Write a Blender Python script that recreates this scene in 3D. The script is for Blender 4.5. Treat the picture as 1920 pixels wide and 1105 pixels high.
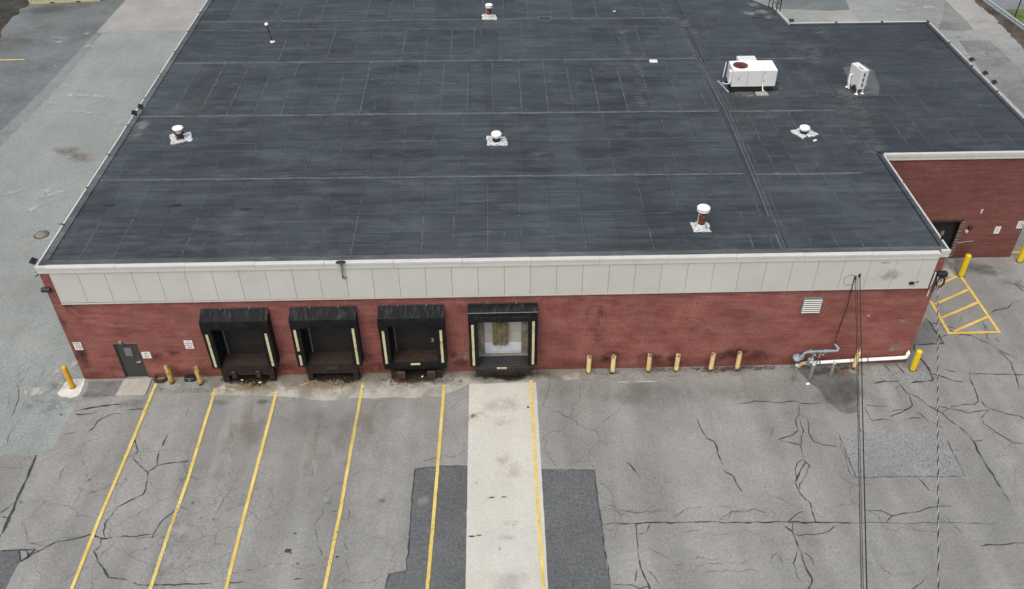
import bpy, math, random
from mathutils import Vector, Matrix, noise
R = math.radians
rnd = random.Random(7)
for o in list(bpy.data.objects): bpy.data.objects.remove(o)
S = bpy.context.scene
COL = S.collection
# ---------------------------------------------------------------- camera
cam = bpy.data.objects.new('camera', bpy.data.cameras.new('camera'))
COL.objects.link(cam); S.camera = cam
cam.data.sensor_width = 36.0; cam.data.lens = 1657.02 / 1920 * 36.0
cam.data.clip_start = 0.5; cam.data.clip_end = 3000
_r = Vector((0.99966938, -0.02543505, -0.0037667)); _u = Vector((0.01902058, 0.63294597, 0.77396229)); _f = Vector((0.01730166, 0.77377804, -0.63322049))
m4 = Matrix((( _r.x, _u.x, -_f.x, 19.22186), (_r.y, _u.y, -_f.y, -29.81588), (_r.z, _u.z, -_f.z, 28.99629), (0, 0, 0, 1)))
cam.matrix_world = m4
S.render.resolution_x = 1024; S.render.resolution_y = 589
# ---------------------------------------------------------------- sky, light, exposure
W = bpy.data.worlds.new('World'); S.world = W; W.use_nodes = True
nt = W.node_tree; nt.nodes.clear()
sky = nt.nodes.new('ShaderNodeTexSky'); sky.sky_type = 'NISHITA'; sky.sun_disc = False
SUN_EL, SUN_AZ = R(62), R(205)
sky.sun_elevation = SUN_EL; sky.sun_rotation = SUN_AZ
sky.air_density = 1.0; sky.dust_density = 6.0; sky.ozone_density = 0.6
bg = nt.nodes.new('ShaderNodeBackground'); bg.inputs['Strength'].default_value = 0.12
wo = nt.nodes.new('ShaderNodeOutputWorld')
nt.links.new(sky.outputs[0], bg.inputs[0]); nt.links.new(bg.outputs[0], wo.inputs[0])
sun = bpy.data.objects.new('sun', bpy.data.lights.new('sun', 'SUN')); COL.objects.link(sun)
sun.data.energy = 1.2; sun.data.angle = R(75); sun.data.color = (1.0, 0.985, 0.915)
sd = Vector((math.sin(SUN_AZ) * math.cos(SUN_EL), math.cos(SUN_AZ) * math.cos(SUN_EL), math.sin(SUN_EL)))
sun.rotation_euler = sd.to_track_quat('Z', 'Y').to_euler()
S.view_settings.view_transform = 'Standard'; S.view_settings.look = 'None'
S.view_settings.gamma = 1.0; S.view_settings.use_curve_mapping = False
S.view_settings.exposure = 0.55
S.render.engine = 'CYCLES'
S.cycles.transparent_max_bounces = 24
# ---------------------------------------------------------------- helpers: objects
class MB:
    """collects shapes, build() links them as ONE mesh object"""
    def __init__(s): s.v = []; s.f = []; s.smooth = []
    def add(s, vs, fs, sm=False):
        n = len(s.v); s.v += [tuple(p) for p in vs]
        for f in fs: s.f.append([i + n for i in f]); s.smooth.append(sm)
        return s
    def box(s, a, b, M=None):
        x0, y0, z0 = a; x1, y1, z1 = b
        vs = [Vector(p) for p in ((x0,y0,z0),(x1,y0,z0),(x1,y1,z0),(x0,y1,z0),(x0,y0,z1),(x1,y0,z1),(x1,y1,z1),(x0,y1,z1))]
        if M: vs = [M @ p for p in vs]
        return s.add(vs, [(0,3,2,1),(4,5,6,7),(0,1,5,4),(1,2,6,5),(2,3,7,6),(3,0,4,7)])
    def bbox(s, a, b, c=0.02, M=None):
        """box with chamfered vertical and top edges"""
        x0, y0, z0 = a; x1, y1, z1 = b
        ring = lambda i, z: [(x0+i+c, y0+i, z), (x1-i-c, y0+i, z), (x1-i, y0+i+c, z), (x1-i, y1-i-c, z), (x1-i-c, y1-i, z), (x0+i+c, y1-i, z), (x0+i, y1-i-c, z), (x0+i, y0+i+c, z)]
        vs = [Vector(p) for p in ring(0, z0) + ring(0, z1 - c) + ring(c, z1)]
        if M: vs = [M @ p for p in vs]
        fs = [tuple(reversed(range(8))), tuple(range(16, 24))]
        for k in (0, 8):
            for i in range(8): j = (i + 1) % 8; fs.append((k+i, k+j, k+8+j, k+8+i))
        return s.add(vs, fs)
    def prism(s, poly, z0, z1, sides=True):
        n = len(poly)
        vs = [(x, y, z1) for x, y in poly]; fs = [tuple(range(n))]
        if sides:
            vs += [(x, y, z0) for x, y in poly]
            for i in range(n): j = (i + 1) % n; fs.append((i, n+i, n+j, j))
        return s.add(vs, fs)
    def lathe(s, prof, n=20, c=(0, 0, 0), sm=True, M=None):
        vs = []; fs = []
        for r, z in prof:
            for i in range(n):
                a = 2*math.pi*i/n; p = Vector((c[0]+r*math.cos(a), c[1]+r*math.sin(a), c[2]+z)); vs.append(M @ p if M else p)
        for k in range(len(prof)-1):
            for i in range(n): j = (i+1) % n; fs.append((k*n+i, k*n+j, (k+1)*n+j, (k+1)*n+i))
        s.add(vs, fs, sm)
        if prof[-1][0] > 1e-4: s.add(vs[-n:], [tuple(range(n))])
        if prof[0][0] > 1e-4: s.add(vs[:n], [tuple(reversed(range(n)))])
        return s
    def tube(s, path, r, n=8, sm=True):
        P = [Vector(p) for p in path]; vs = []; fs = []
        up = Vector((0, 0, 1))
        for k, p in enumerate(P):
            t = (P[min(k+1, len(P)-1)] - P[max(k-1, 0)]).normalized()
            a = t.cross(up)
            if a.length < 0.02: a = t.cross(Vector((0, 1, 0)))
            a.normalize(); b = a.cross(t).normalized()
            for i in range(n):
                q = 2*math.pi*i/n; vs.append(p + a*r*math.cos(q) + b*r*math.sin(q))
        for k in range(len(P)-1):
            for i in range(n): j = (i+1) % n; fs.append((k*n+i, k*n+j, (k+1)*n+j, (k+1)*n+i))
        s.add(vs, fs, sm)
        s.add(vs[:n], [tuple(range(n))]); s.add(vs[-n:], [tuple(reversed(range(n)))])
        return s
    def mesh(s, name):
        me = bpy.data.meshes.new(name); me.from_pydata(s.v, [], s.f); me.update()
        me.polygons.foreach_set('use_smooth', s.smooth)
        return me
    def build(s, name, mat, parent=None, loc=(0,0,0), rot=(0,0,0), kind=None):
        return link(name, s.mesh(name), mat, parent, loc, rot, kind)
def link(name, me, mat=None, parent=None, loc=(0,0,0), rot=(0,0,0), kind=None):
    o = bpy.data.objects.new(name, me); COL.objects.link(o)
    if mat and not me.materials: me.materials.append(mat)
    o.location = loc; o.rotation_euler = rot
    if parent: o.parent = parent
    if kind: o['kind'] = kind
    return o
def tag(o, label, cat, group=None):
    o['label'] = label; o['category'] = cat
    if group: o['group'] = group
    return o
def thing(name, label, cat, loc=(0,0,0), rotz=0, group=None):
    o = bpy.data.objects.new(name, None); COL.objects.link(o)
    o.empty_display_size = 0.3; o.location = loc; o.rotation_euler = (0, 0, rotz)
    return tag(o, label, cat, group)
def copy_tree(o, parent=None):
    c = o.copy(); COL.objects.link(c); c.parent = parent
    for ch in o.children: copy_tree(ch, c)
    return c
def struct(name, mb, mat, parent=None): return mb.build(name, mat, parent, kind='structure')
def text_mesh(txt, size):
    cu = bpy.data.curves.new('txt', 'FONT'); cu.body = txt; cu.size = size; cu.align_x = 'CENTER'; cu.align_y = 'CENTER'; cu.extrude = 0.002
    ob = bpy.data.objects.new('txt', cu); COL.objects.link(ob)
    dg = bpy.context.evaluated_depsgraph_get(); dg.update()
    me = bpy.data.meshes.new_from_object(ob.evaluated_get(dg)); bpy.data.objects.remove(ob); return me
def lerp(a, b, t): return a + (b - a) * t
# ---------------------------------------------------------------- helpers: materials
class NT:
    def __init__(s, name, rough=0.85, spec=0.3):
        s.m = bpy.data.materials.new(name); s.m.use_nodes = True; s.t = s.m.node_tree; s.t.nodes.clear()
        s.o = s.n('ShaderNodeOutputMaterial'); s.b = s.n('ShaderNodeBsdfPrincipled')
        s.b.inputs['Roughness'].default_value = rough; s.b.inputs['Specular IOR Level'].default_value = spec
        s.l(s.b.outputs[0], s.o.inputs[0]); s.pos = s.n('ShaderNodeNewGeometry')
    def n(s, k, **kw):
        x = s.t.nodes.new(k)
        for a, b in kw.items(): setattr(x, a, b)
        return x
    def l(s, a, b): s.t.links.new(a, b)
    def val(s, sock, v):
        if hasattr(v, 'is_linked') or isinstance(v, bpy.types.NodeSocket): s.l(v, sock)
        else: sock.default_value = v
    def vec(s, scale=(1,1,1), src=None, off=(0,0,0)):
        x = s.n('ShaderNodeMapping'); s.l(src or s.pos.outputs['Position'], x.inputs[0]); x.inputs['Scale'].default_value = scale; x.inputs['Location'].default_value = off
        return x.outputs[0]
    def noise(s, scale, detail=3, rough=0.55, vec=None, dist=0.0):
        x = s.n('ShaderNodeTexNoise'); s.l(vec or s.pos.outputs['Position'], x.inputs['Vector'])
        x.inputs['Scale'].default_value = scale; x.inputs['Detail'].default_value = detail; x.inputs['Roughness'].default_value = rough; x.inputs['Distortion'].default_value = dist
        return x.outputs['Fac']
    def ramp(s, fac, a, b, lo=0.0, hi=1.0, smooth=True):
        x = s.n('ShaderNodeMapRange'); x.interpolation_type = 'SMOOTHSTEP' if smooth else 'LINEAR'
        s.val(x.inputs['Value'], fac); x.inputs['From Min'].default_value = a; x.inputs['From Max'].default_value = b; x.inputs['To Min'].default_value = lo; x.inputs['To Max'].default_value = hi
        return x.outputs[0]
    def math(s, op, a, b=0.0):
        x = s.n('ShaderNodeMath', operation=op); s.val(x.inputs[0], a); s.val(x.inputs[1], b); return x.outputs[0]
    def mix(s, fac, a, b, mode='MIX'):
        x = s.n('ShaderNodeMix', data_type='RGBA', blend_type=mode); s.val(x.inputs[0], fac)
        for i, c in ((6, a), (7, b)):
            if isinstance(c, (tuple, list)): x.inputs[i].default_value = (*c[:3], 1)
            else: s.l(c, x.inputs[i])
        return x.outputs[2]
    def scale(s, col, fac):
        x = s.n('ShaderNodeVectorMath', operation='SCALE')
        if isinstance(col, (tuple, list)): x.inputs[0].default_value = col[:3]
        else: s.l(col, x.inputs[0])
        s.val(x.inputs['Scale'], fac); return x.outputs[0]
    def col(s, c):
        if isinstance(c, (tuple, list)): s.b.inputs['Base Color'].default_value = (*c[:3], 1)
        else: s.l(c, s.b.inputs['Base Color'])
        return s
    def bump(s, h, strength=0.3, dist=0.02):
        x = s.n('ShaderNodeBump'); x.inputs['Strength'].default_value = strength; x.inputs['Distance'].default_value = dist
        s.l(h, x.inputs['Height']); s.l(x.outputs[0], s.b.inputs['Normal']); return s
    def alpha(s, a): s.val(s.b.inputs['Alpha'], a); return s
    def rand(s): return s.n('ShaderNodeObjectInfo').outputs['Random']
    def sep(s, src=None):
        x = s.n('ShaderNodeSeparateXYZ'); s.l(src or s.pos.outputs['Position'], x.inputs[0]); return x.outputs

def asphalt(name, c, mottle=0.22, grain=0.35, lane=0.0, cracks=0.0, warm=None, rough=0.92, mscale=0.35):
    t = NT(name, rough, 0.25)
    g = t.math('ADD', t.noise(22, 2, 0.7), t.math('MULTIPLY', t.noise(8.5, 3, 0.65), 0.7))
    k = t.ramp(g, 0.58, 1.12, 1 - grain, 1 + grain, False)
    k = t.math('MULTIPLY', k, t.ramp(t.noise(mscale, 5, 0.6), 0.3, 0.7, 1 - mottle, 1 + mottle))
    k = t.math('MULTIPLY', k, t.ramp(t.noise(1.7, 4, 0.65), 0.3, 0.72, 1 - mottle*0.5, 1 + mottle*0.5))
    if lane: k = t.math('MULTIPLY', k, t.ramp(t.noise(1.0, 3, 0.5, t.vec((0.75, 0.06, 1))), 0.33, 0.68, 1 - lane, 1 + lane))
    col = t.scale(c, k)
    if warm: col = t.mix(t.ramp(t.noise(0.55, 4, 0.6, t.vec((1, 0.55, 1), off=(5, 9, 0))), 0.5, 0.72, 0, 0.55), col, t.scale(warm, k))
    if cracks:
        w = t.n('ShaderNodeTexNoise'); t.l(t.pos.outputs[0], w.inputs[0]); w.inputs['Scale'].default_value = 1.3; w.inputs['Detail'].default_value = 4
        ad = t.n('ShaderNodeVectorMath', operation='MULTIPLY_ADD'); t.l(w.outputs['Color'], ad.inputs[0]); ad.inputs[1].default_value = (0.9, 0.9, 0); t.l(t.pos.outputs[0], ad.inputs[2])
        for sc, wd, lo, hi, sd, st in ((1.15, 0.030, 0.56, 0.66, 3.0, 0.55), (0.42, 0.014, 0.50, 0.60, 21.0, 0.5)):
            v = t.n('ShaderNodeTexVoronoi', feature='DISTANCE_TO_EDGE', voronoi_dimensions='2D'); t.l(ad.outputs[0], v.inputs['Vector']); v.inputs['Scale'].default_value = sc
            line = t.ramp(v.outputs['Distance'], 0.0, wd, 1, 0)
            msk = t.ramp(t.noise(0.13, 3, 0.55, t.vec((1, 1, 1), off=(sd, sd*2, 0))), lo, hi)
            f = t.math('MULTIPLY', t.math('MULTIPLY', line, msk), st * cracks)
            col = t.mix(f, col, (0.045, 0.045, 0.045))
    t.col(col); t.bump(g, 0.35, 0.012)
    return t.m
def plain(name, c, rough=0.6, var=0.12, scale=3.0, spec=0.4, metal=0.0, dirt=None, dirt_amt=0.5, dscale=2.0):
    t = NT(name, rough, spec); t.b.inputs['Metallic'].default_value = metal
    col = t.scale(c, t.ramp(t.noise(scale, 4, 0.6), 0.3, 0.7, 1 - var, 1 + var))
    if dirt: col = t.mix(t.ramp(t.noise(dscale, 5, 0.7), 0.5, 0.7, 0, dirt_amt), col, dirt)
    t.col(col); return t.m
_dec = {}
def decal_mat(c, strength, nscale=2.0, stretch=(1,1,1), lo=0.35, hi=0.65, inner=0.15):
    key = (c, strength, nscale, stretch, lo, hi, inner)
    if key in _dec: return _dec[key]
    t = NT('stain_shade', 0.9, 0.2)
    tc = t.n('ShaderNodeTexCoord'); ln = t.n('ShaderNodeVectorMath', operation='LENGTH'); t.l(tc.outputs['Object'], ln.inputs[0])
    fall = t.ramp(t.math('ADD', ln.outputs['Value'], t.ramp(t.noise(nscale*0.6, 3), 0.3, 0.7, -0.22, 0.22)), inner, 0.85, 1, 0)
    a = t.math('MULTIPLY', fall, t.ramp(t.noise(nscale, 5, 0.65, t.vec(stretch)), lo, hi))
    t.alpha(t.math('MULTIPLY', a, strength)); t.col(c); _dec[key] = t.m
    return t.m
_quad = {}
def decal(parent, center, half, mat, plane='z', rot=0.0, name='stain_shade'):
    """thin stain sheet, painted dock shade included: flat on the ground/roof (plane z) or on a wall facing -y (plane y)"""
    if plane not in _quad:
        mb = MB()
        if plane == 'z': mb.add([(-1,-1,0),(1,-1,0),(1,1,0),(-1,1,0)], [(0,1,2,3)])
        else: mb.add([(-1,0,-1),(1,0,-1),(1,0,1),(-1,0,1)], [(0,1,2,3)])
        _quad[plane] = mb.mesh('stain_shade')
    me = _quad[plane].copy(); me.materials.append(mat)
    o = link(name, me, None, parent, center); o['kind'] = 'stuff'
    o.scale = (half[0], half[1], 1) if plane == 'z' else (half[0], 1, half[1])
    o.rotation_euler = (0, 0, rot) if plane == 'z' else (0, rot, 0)
    return o
def rag(poly, j=0.05, seg=0.4, seed=0):
    out = []; n = len(poly)
    for i in range(n):
        a = Vector(poly[i]); b = Vector(poly[(i+1) % n]); d = b - a; L = d.length; k = max(1, int(L/seg)); nn = Vector((-d.y, d.x)) / max(L, 1e-6)
        for q in range(k):
            p = a + d*(q/k)
            if q or j > 0.03: p = p + nn * j * (noise.noise((p.x*1.9, p.y*1.9, seed)) + 0.6*noise.noise((p.x*6, p.y*6, seed+3)))
            out.append((p.x, p.y))
    return out
def ribbon(pts, w, z, j=0.06, seg=0.16, seed=0, taper=True, wv=0.5):
    P = []
    for i in range(len(pts)-1):
        a = Vector(pts[i]); b = Vector(pts[i+1]); k = max(1, int((b-a).length/seg))
        for q in range(k): P.append(a.lerp(b, q/k))
    P.append(Vector(pts[-1]))
    Q = [p + Vector((noise.noise((p.x*2.3, p.y*2.3, seed)), noise.noise((p.x*2.3, p.y*2.3, seed+7)))) * j * (0 if not j else 1) + Vector((noise.noise((p.x*9, p.y*9, seed)), noise.noise((p.x*9, p.y*9, seed+5))))*j*0.35 for p in P]
    mb = MB(); vs = []; fs = []; n = len(Q)
    for i, p in enumerate(Q):
        t = (Q[min(i+1, n-1)] - Q[max(i-1, 0)]); t.normalize(); nn = Vector((-t.y, t.x))
        ww = w*0.5*(1 + wv*1.6*noise.noise((p.x*3.1, p.y*3.1, seed+11)))
        if taper: ww *= min(1, 0.25 + 3*min(i, n-1-i)/max(4, n*0.4))
        a = p + nn*ww; b = p - nn*ww; vs += [(a.x, a.y, z), (b.x, b.y, z)]
        if i: fs.append((2*i-2, 2*i-1, 2*i+1, 2*i))
    return mb.add(vs, fs)
#PART2
# ---------------------------------------------------------------- materials
def brick_mat(name, tone=1.0, red=(0.192, 0.042, 0.033), red2=(0.118, 0.031, 0.027), mortar=(0.41, 0.25, 0.22)):
    t = NT(name, 0.9, 0.2)
    p = t.sep(); nn = t.sep(t.pos.outputs['True Normal'])
    u = t.math('ADD', t.math('MULTIPLY', p[0], t.math('ABSOLUTE', nn[1])), t.math('MULTIPLY', p[1], t.math('ABSOLUTE', nn[0])))
    cb = t.n('ShaderNodeCombineXYZ'); t.l(u, cb.inputs[0]); t.l(p[2], cb.inputs[1])
    b = t.n('ShaderNodeTexBrick'); t.l(cb.outputs[0], b.inputs['Vector'])
    b.inputs['Scale'].default_value = 1; b.inputs['Brick Width'].default_value = 0.203; b.inputs['Row Height'].default_value = 0.0677
    b.inputs['Mortar Size'].default_value = 0.0075; b.inputs['Mortar Smooth'].default_value = 0.25; b.inputs['Bias'].default_value = -0.1
    b.inputs['Color1'].default_value = (*red, 1); b.inputs['Color2'].default_value = (*red2, 1)
    mo = t.mix(t.ramp(t.noise(0.7, 4, 0.65, t.vec((1, 1, 1.6))), 0.30, 0.62), (0.20, 0.115, 0.10), mortar)
    t.l(mo, b.inputs['Mortar'])
    col = b.outputs['Color']
    big = t.ramp(t.noise(0.45, 5, 0.62, t.vec((1, 1, 1.4))), 0.3, 0.7, 0.88, 1.14)
    fine = t.ramp(t.noise(1.0, 3, 0.6, t.vec((0.35, 0.35, 7.0))), 0.3, 0.7, 0.88, 1.13)
    col = t.scale(col, t.math('MULTIPLY', t.math('MULTIPLY', big, fine), tone))
    # grime splashed up from the pavement: ragged, with a shape of its own
    low = t.ramp(t.math('ADD', p[2], t.ramp(t.noise(0.9, 4, 0.6), 0.3, 0.7, -0.35, 0.35)), 0.1, 0.75, 1, 0)
    col = t.mix(t.math('MULTIPLY', low, 0.45), col, (0.085, 0.030, 0.017))
    soot = t.math('MULTIPLY', t.ramp(t.noise(0.8, 4, 0.6, t.vec((1, 1, 1.5), off=(3, 0, 8))), 0.56, 0.72), t.ramp(p[2], 0.5, 1.9, 0.4, 0.0))
    col = t.mix(soot, col, (0.05, 0.026, 0.026))
    t.col(col); t.bump(b.outputs['Fac'], -0.5, 0.008)
    return t.m
M = {}
M['lot'] = asphalt('asphalt_lot', (0.190, 0.194, 0.186), 0.10, 0.29, 0.11, 1.0, (0.202, 0.195, 0.180))
M['old'] = asphalt('asphalt_old', (0.198, 0.222, 0.214), 0.09, 0.36, 0.03, 0.5, (0.222, 0.238, 0.228), mscale=0.22)
M['cool'] = asphalt('asphalt_cool', (0.112, 0.128, 0.131), 0.2, 0.3, 0.0, 0.3, (0.110, 0.112, 0.102), mscale=0.2)
M['patch'] = asphalt('asphalt_patch', (0.086, 0.094, 0.097), 0.12, 0.5)
M['patch_dark'] = asphalt('asphalt_dark', (0.070, 0.075, 0.077), 0.2, 0.35)
M['patch_pale'] = asphalt('asphalt_pale', (0.176, 0.190, 0.188), 0.10, 0.5)
M['patch_mid'] = asphalt('asphalt_mid', (0.150, 0.156, 0.152), 0.2, 0.35)
M['patch_damp'] = asphalt('asphalt_damp', (0.118, 0.122, 0.121), 0.3, 0.3)
M['cool_mid'] = asphalt('asphalt_cool_mid', (0.158, 0.176, 0.174), 0.16, 0.3, 0.0, 0.3, mscale=0.2)
M['yard'] = asphalt('asphalt_yard', (0.200, 0.217, 0.208), 0.16, 0.25, 0.0, 0.4, (0.235, 0.236, 0.220), mscale=0.15)
M['road'] = asphalt('asphalt_road', (0.155, 0.165, 0.172), 0.15, 0.2)
M['concrete_pink'] = asphalt('concrete_slab', (0.252, 0.255, 0.240), 0.1, 0.2, 0.0, 0.0)
M['dirt'] = asphalt('dirt', (0.085, 0.072, 0.058), 0.45, 0.5, rough=0.98)
M['soil'] = asphalt('dark_soil', (0.032, 0.032, 0.028), 0.5, 0.5, rough=0.98)
M['grass'] = asphalt('grass_ground', (0.085, 0.110, 0.035), 0.4, 0.5, 0.0, 0.0, (0.150, 0.145, 0.065), rough=0.98)
M['concrete'] = asphalt('concrete_strip', (0.415, 0.415, 0.376), 0.05, 0.14, 0.03, 0.0, (0.395, 0.385, 0.335))
M['concrete_white'] = asphalt('concrete_pad', (0.50, 0.49, 0.44), 0.12, 0.15)
M['concrete_step'] = asphalt('concrete_step', (0.305, 0.295, 0.260), 0.14, 0.14)
def apron_mat():
    t = NT('concrete_apron', 0.95, 0.2); p = t.sep()
    k = t.ramp(t.math('ADD', t.noise(24, 2, 0.7), t.math('MULTIPLY', t.noise(7, 3, 0.6), 0.6)), 0.45, 1.15, 0.82, 1.18, False)
    n1 = t.ramp(t.noise(0.9, 5, 0.65), 0.36, 0.64)
    col = t.mix(n1, (0.215, 0.208, 0.180), (0.345, 0.345, 0.320))
    col = t.mix(t.ramp(t.noise(1.6, 5, 0.7, t.vec((1, 1, 1), off=(9, 4, 0))), 0.54, 0.68, 0, 0.6), col, (0.135, 0.112, 0.075))
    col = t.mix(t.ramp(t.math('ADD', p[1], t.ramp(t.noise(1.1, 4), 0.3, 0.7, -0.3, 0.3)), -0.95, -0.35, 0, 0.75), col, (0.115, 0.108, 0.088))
    t.col(t.scale(col, k)); return t.m
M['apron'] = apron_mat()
M['footing'] = asphalt('concrete_footing', (0.185, 0.185, 0.172), 0.25, 0.3)
def crack_mat():
    t = NT('crack_sealant', 0.6, 0.4); t.col(t.scale((0.028, 0.028, 0.029), t.ramp(t.noise(4, 3), 0.3, 0.7, 0.7, 1.5)))
    t.alpha(t.ramp(t.noise(2.2, 4, 0.6), 0.32, 0.50, 0.3, 1)); return t.m
M['crack'] = crack_mat()
def fine_mat():
    t = NT('hairline_crack', 0.9, 0.2); t.col((0.06, 0.06, 0.058)); t.alpha(t.ramp(t.noise(1.6, 4, 0.6), 0.36, 0.66, 0.05, 0.6)); return t.m
M['fine'] = fine_mat()
def paint_mat(name, c, wear=0.36):
    t = NT(name, 0.7, 0.3)
    t.col(t.mix(t.ramp(t.noise(1.3, 4, 0.6), 0.35, 0.7), t.scale(c, 0.86), (c[0]*1.05, c[1]*1.08, c[2]*1.7)))
    t.alpha(t.ramp(t.math('ADD', t.noise(14, 4, 0.7), t.math('MULTIPLY', t.noise(0.6, 2), 0.25)), wear, wear + 0.13, 0.1, 1)); return t.m
M['line'] = paint_mat('line_paint', (0.56, 0.435, 0.10), 0.435)
M['hatch'] = paint_mat('hatch_paint', (0.58, 0.40, 0.075), 0.38)
M['brick'] = brick_mat('brick')
M['brick_wing'] = brick_mat('brick_wing', 0.93, (0.145, 0.041, 0.033), (0.096, 0.031, 0.027), (0.24, 0.15, 0.13))
def panel_mat():
    t = NT('fascia_paint', 0.55, 0.35); p = t.sep()
    k = t.math('MULTIPLY', t.ramp(t.rand(), 0, 1, 0.97, 1.03, False), t.ramp(t.noise(0.5, 4, 0.6), 0.3, 0.7, 0.96, 1.04))
    col = t.scale((0.445, 0.455, 0.425), k)
    st = t.ramp(t.noise(1.0, 4, 0.7, t.vec((7, 1, 0.5))), 0.60, 0.76, 0, 0.16)
    col = t.mix(t.math('MULTIPLY', st, t.ramp(p[2], 4.9, 6.3, 0.25, 1)), col, (0.22, 0.21, 0.18))
    t.col(col); return t.m
M['fascia'] = panel_mat()
M['white_trim'] = plain('white_trim', (0.46, 0.467, 0.445), 0.5, 0.05, 1.5, dirt=(0.45, 0.43, 0.38), dirt_amt=0.3, dscale=1.5)
M['cream_trim'] = plain('cream_trim', (0.475, 0.478, 0.435), 0.5, 0.06, 1.5, dirt=(0.36, 0.34, 0.29), dirt_amt=0.35, dscale=1.5)
M['black_gap'] = plain('dark_gap', (0.03, 0.03, 0.03), 0.9)
def roof_mat(name, c, streak, rv):
    t = NT(name, 0.62, 0.35)
    k = t.ramp(t.rand(), 0, 1, 1 - rv, 1 + rv, False)
    s1 = t.noise(1.0, 5, 0.7, t.vec((0.26, 8.5, 1)))
    s2 = t.noise(1.0, 4, 0.7, t.vec((0.32, 3.6, 1), off=(4, 2, 0)))
    k = t.math('MULTIPLY', k, t.ramp(s1, 0.3, 0.7, 1 - streak*0.55, 1 + streak*0.85))
    k = t.math('MULTIPLY', k, t.ramp(s2, 0.3, 0.7, 1 - streak*0.65, 1 + streak*0.8))
    k = t.math('MULTIPLY', k, t.ramp(t.noise(0.22, 4, 0.55), 0.3, 0.7, 0.80, 1.20))
    col = t.scale(c, k)
    # chalky scuffs and little dark specks
    ch = t.math('MULTIPLY', t.ramp(t.noise(1.0, 6, 0.74, t.vec((0.7, 1.9, 1), off=(1, 7, 0))), 0.50, 0.76), t.ramp(t.noise(0.16, 3, 0.5, t.vec((1, 1.3, 1), off=(11, 3, 0))), 0.36, 0.62, 0.2, 0.95))
    col = t.mix(ch, col, (c[0]*2.1, c[1]*2.02, c[2]*1.98))
    col = t.mix(t.ramp(t.noise(2.2, 3, 0.5), 0.69, 0.75, 0, 0.5), col, (c[0]*0.4, c[1]*0.4, c[2]*0.4))
    hz = t.ramp(t.noise(0.55, 7, 0.74, t.vec((0.8, 1.3, 1), off=(17, 5, 0))), 0.42, 0.70, 0, 0.9)
    col = t.mix(hz, col, t.scale((c[0]*1.85, c[1]*1.80, c[2]*1.78), t.ramp(s2, 0.3, 0.7, 0.75, 1.25)))
    t.col(col)
    t.val(t.b.inputs['Roughness'], t.ramp(s2, 0.3, 0.7, 0.5, 0.75)); t.bump(s1, 0.15, 0.02)
    return t.m
M['roof'] = roof_mat('roof_membrane', (0.0272, 0.0343, 0.0382), 0.34, 0.13)
M['roof_new'] = roof_mat('roof_membrane_newer', (0.0238, 0.0294, 0.0326), 0.26, 0.06)
M['roof_side'] = roof_mat('roof_membrane_side', (0.0268, 0.0336, 0.0370), 0.32, 0.09)
M['roof_edge'] = roof_mat('roof_edge_strip', (0.056, 0.062, 0.064), 0.25, 0.05)
M['roof_base'] = plain('roof_deck', (0.03, 0.035, 0.04), 0.8)
def seam_mat(name, lo, hi, c=(0.082, 0.092, 0.099), amt=0.75):
    t = NT(name, 0.7, 0.3); t.col(t.scale(c, t.ramp(t.noise(3, 4, 0.7), 0.3, 0.7, 0.75, 1.3)))
    t.alpha(t.math('MULTIPLY', t.ramp(t.math('ADD', t.noise(1.4, 5, 0.7), t.math('MULTIPLY', t.noise(0.25, 2), 0.4)), lo, hi), amt)); return t.m
M['seam'] = seam_mat('seam_tape', 0.26, 0.78, amt=0.8)
M['seam_strong'] = seam_mat('row_seam_tape', 0.14, 0.62, (0.088, 0.098, 0.105), 0.95)
M['seam_faint'] = seam_mat('faint_seam_tape', 0.46, 0.86, amt=0.7)
M['flash'] = plain('weathered_flashing', (0.46, 0.48, 0.48), 0.7, 0.25, 6, dirt=(0.07, 0.078, 0.084), dirt_amt=1.0, dscale=7)
M['white'] = plain('white_enamel', (0.80, 0.81, 0.81), 0.4, 0.04, 2)
M['white_cab'] = plain('white_cabinet', (0.56, 0.58, 0.58), 0.45, 0.05, 2, dirt=(0.5, 0.5, 0.48), dirt_amt=0.3)
M['dark_metal'] = plain('dark_metal', (0.025, 0.025, 0.026), 0.5, 0.2)
M['black'] = plain('black_paint', (0.012, 0.012, 0.014), 0.55, 0.2)
M['grey_metal'] = plain('grey_metal', (0.22, 0.225, 0.22), 0.45, 0.12, metal=0.3)
M['galv'] = plain('galvanized', (0.40, 0.45, 0.47), 0.4, 0.12, metal=0.35)
M['rust_red'] = plain('rusted_red', (0.11, 0.022, 0.016), 0.8, 0.3, 8, dirt=(0.36, 0.32, 0.30), dirt_amt=0.7, dscale=5)
M['rust'] = plain('rust_brown', (0.050, 0.024, 0.018), 0.85, 0.4, 6, dirt=(0.085, 0.024, 0.015), dirt_amt=0.6, dscale=3)
M['brown_steel'] = plain('brown_dock_steel', (0.017, 0.0095, 0.0078), 0.8, 0.35, 4, dirt=(0.032, 0.013, 0.0095), dirt_amt=0.7, dscale=2)
M['brown_deck'] = plain('brown_deck_plate', (0.024, 0.016, 0.012), 0.8, 0.3, 3)
def canvas_mat():
    t = NT('black_canvas', 0.7, 0.15)
    w = t.noise(1.0, 4, 0.6, t.vec((7, 1.5, 1.5)), 0.6)
    t.col(t.mix(t.ramp(w, 0.45, 0.72), (0.0085, 0.0100, 0.0112), (0.036, 0.039, 0.041))); t.bump(w, 0.7, 0.05); return t.m
M['canvas'] = canvas_mat()
M['vinyl'] = plain('black_vinyl', (0.0085, 0.0098, 0.0105), 0.5, 0.3, 3, dirt=(0.024, 0.025, 0.026), dirt_amt=0.5, spec=0.12)
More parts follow.
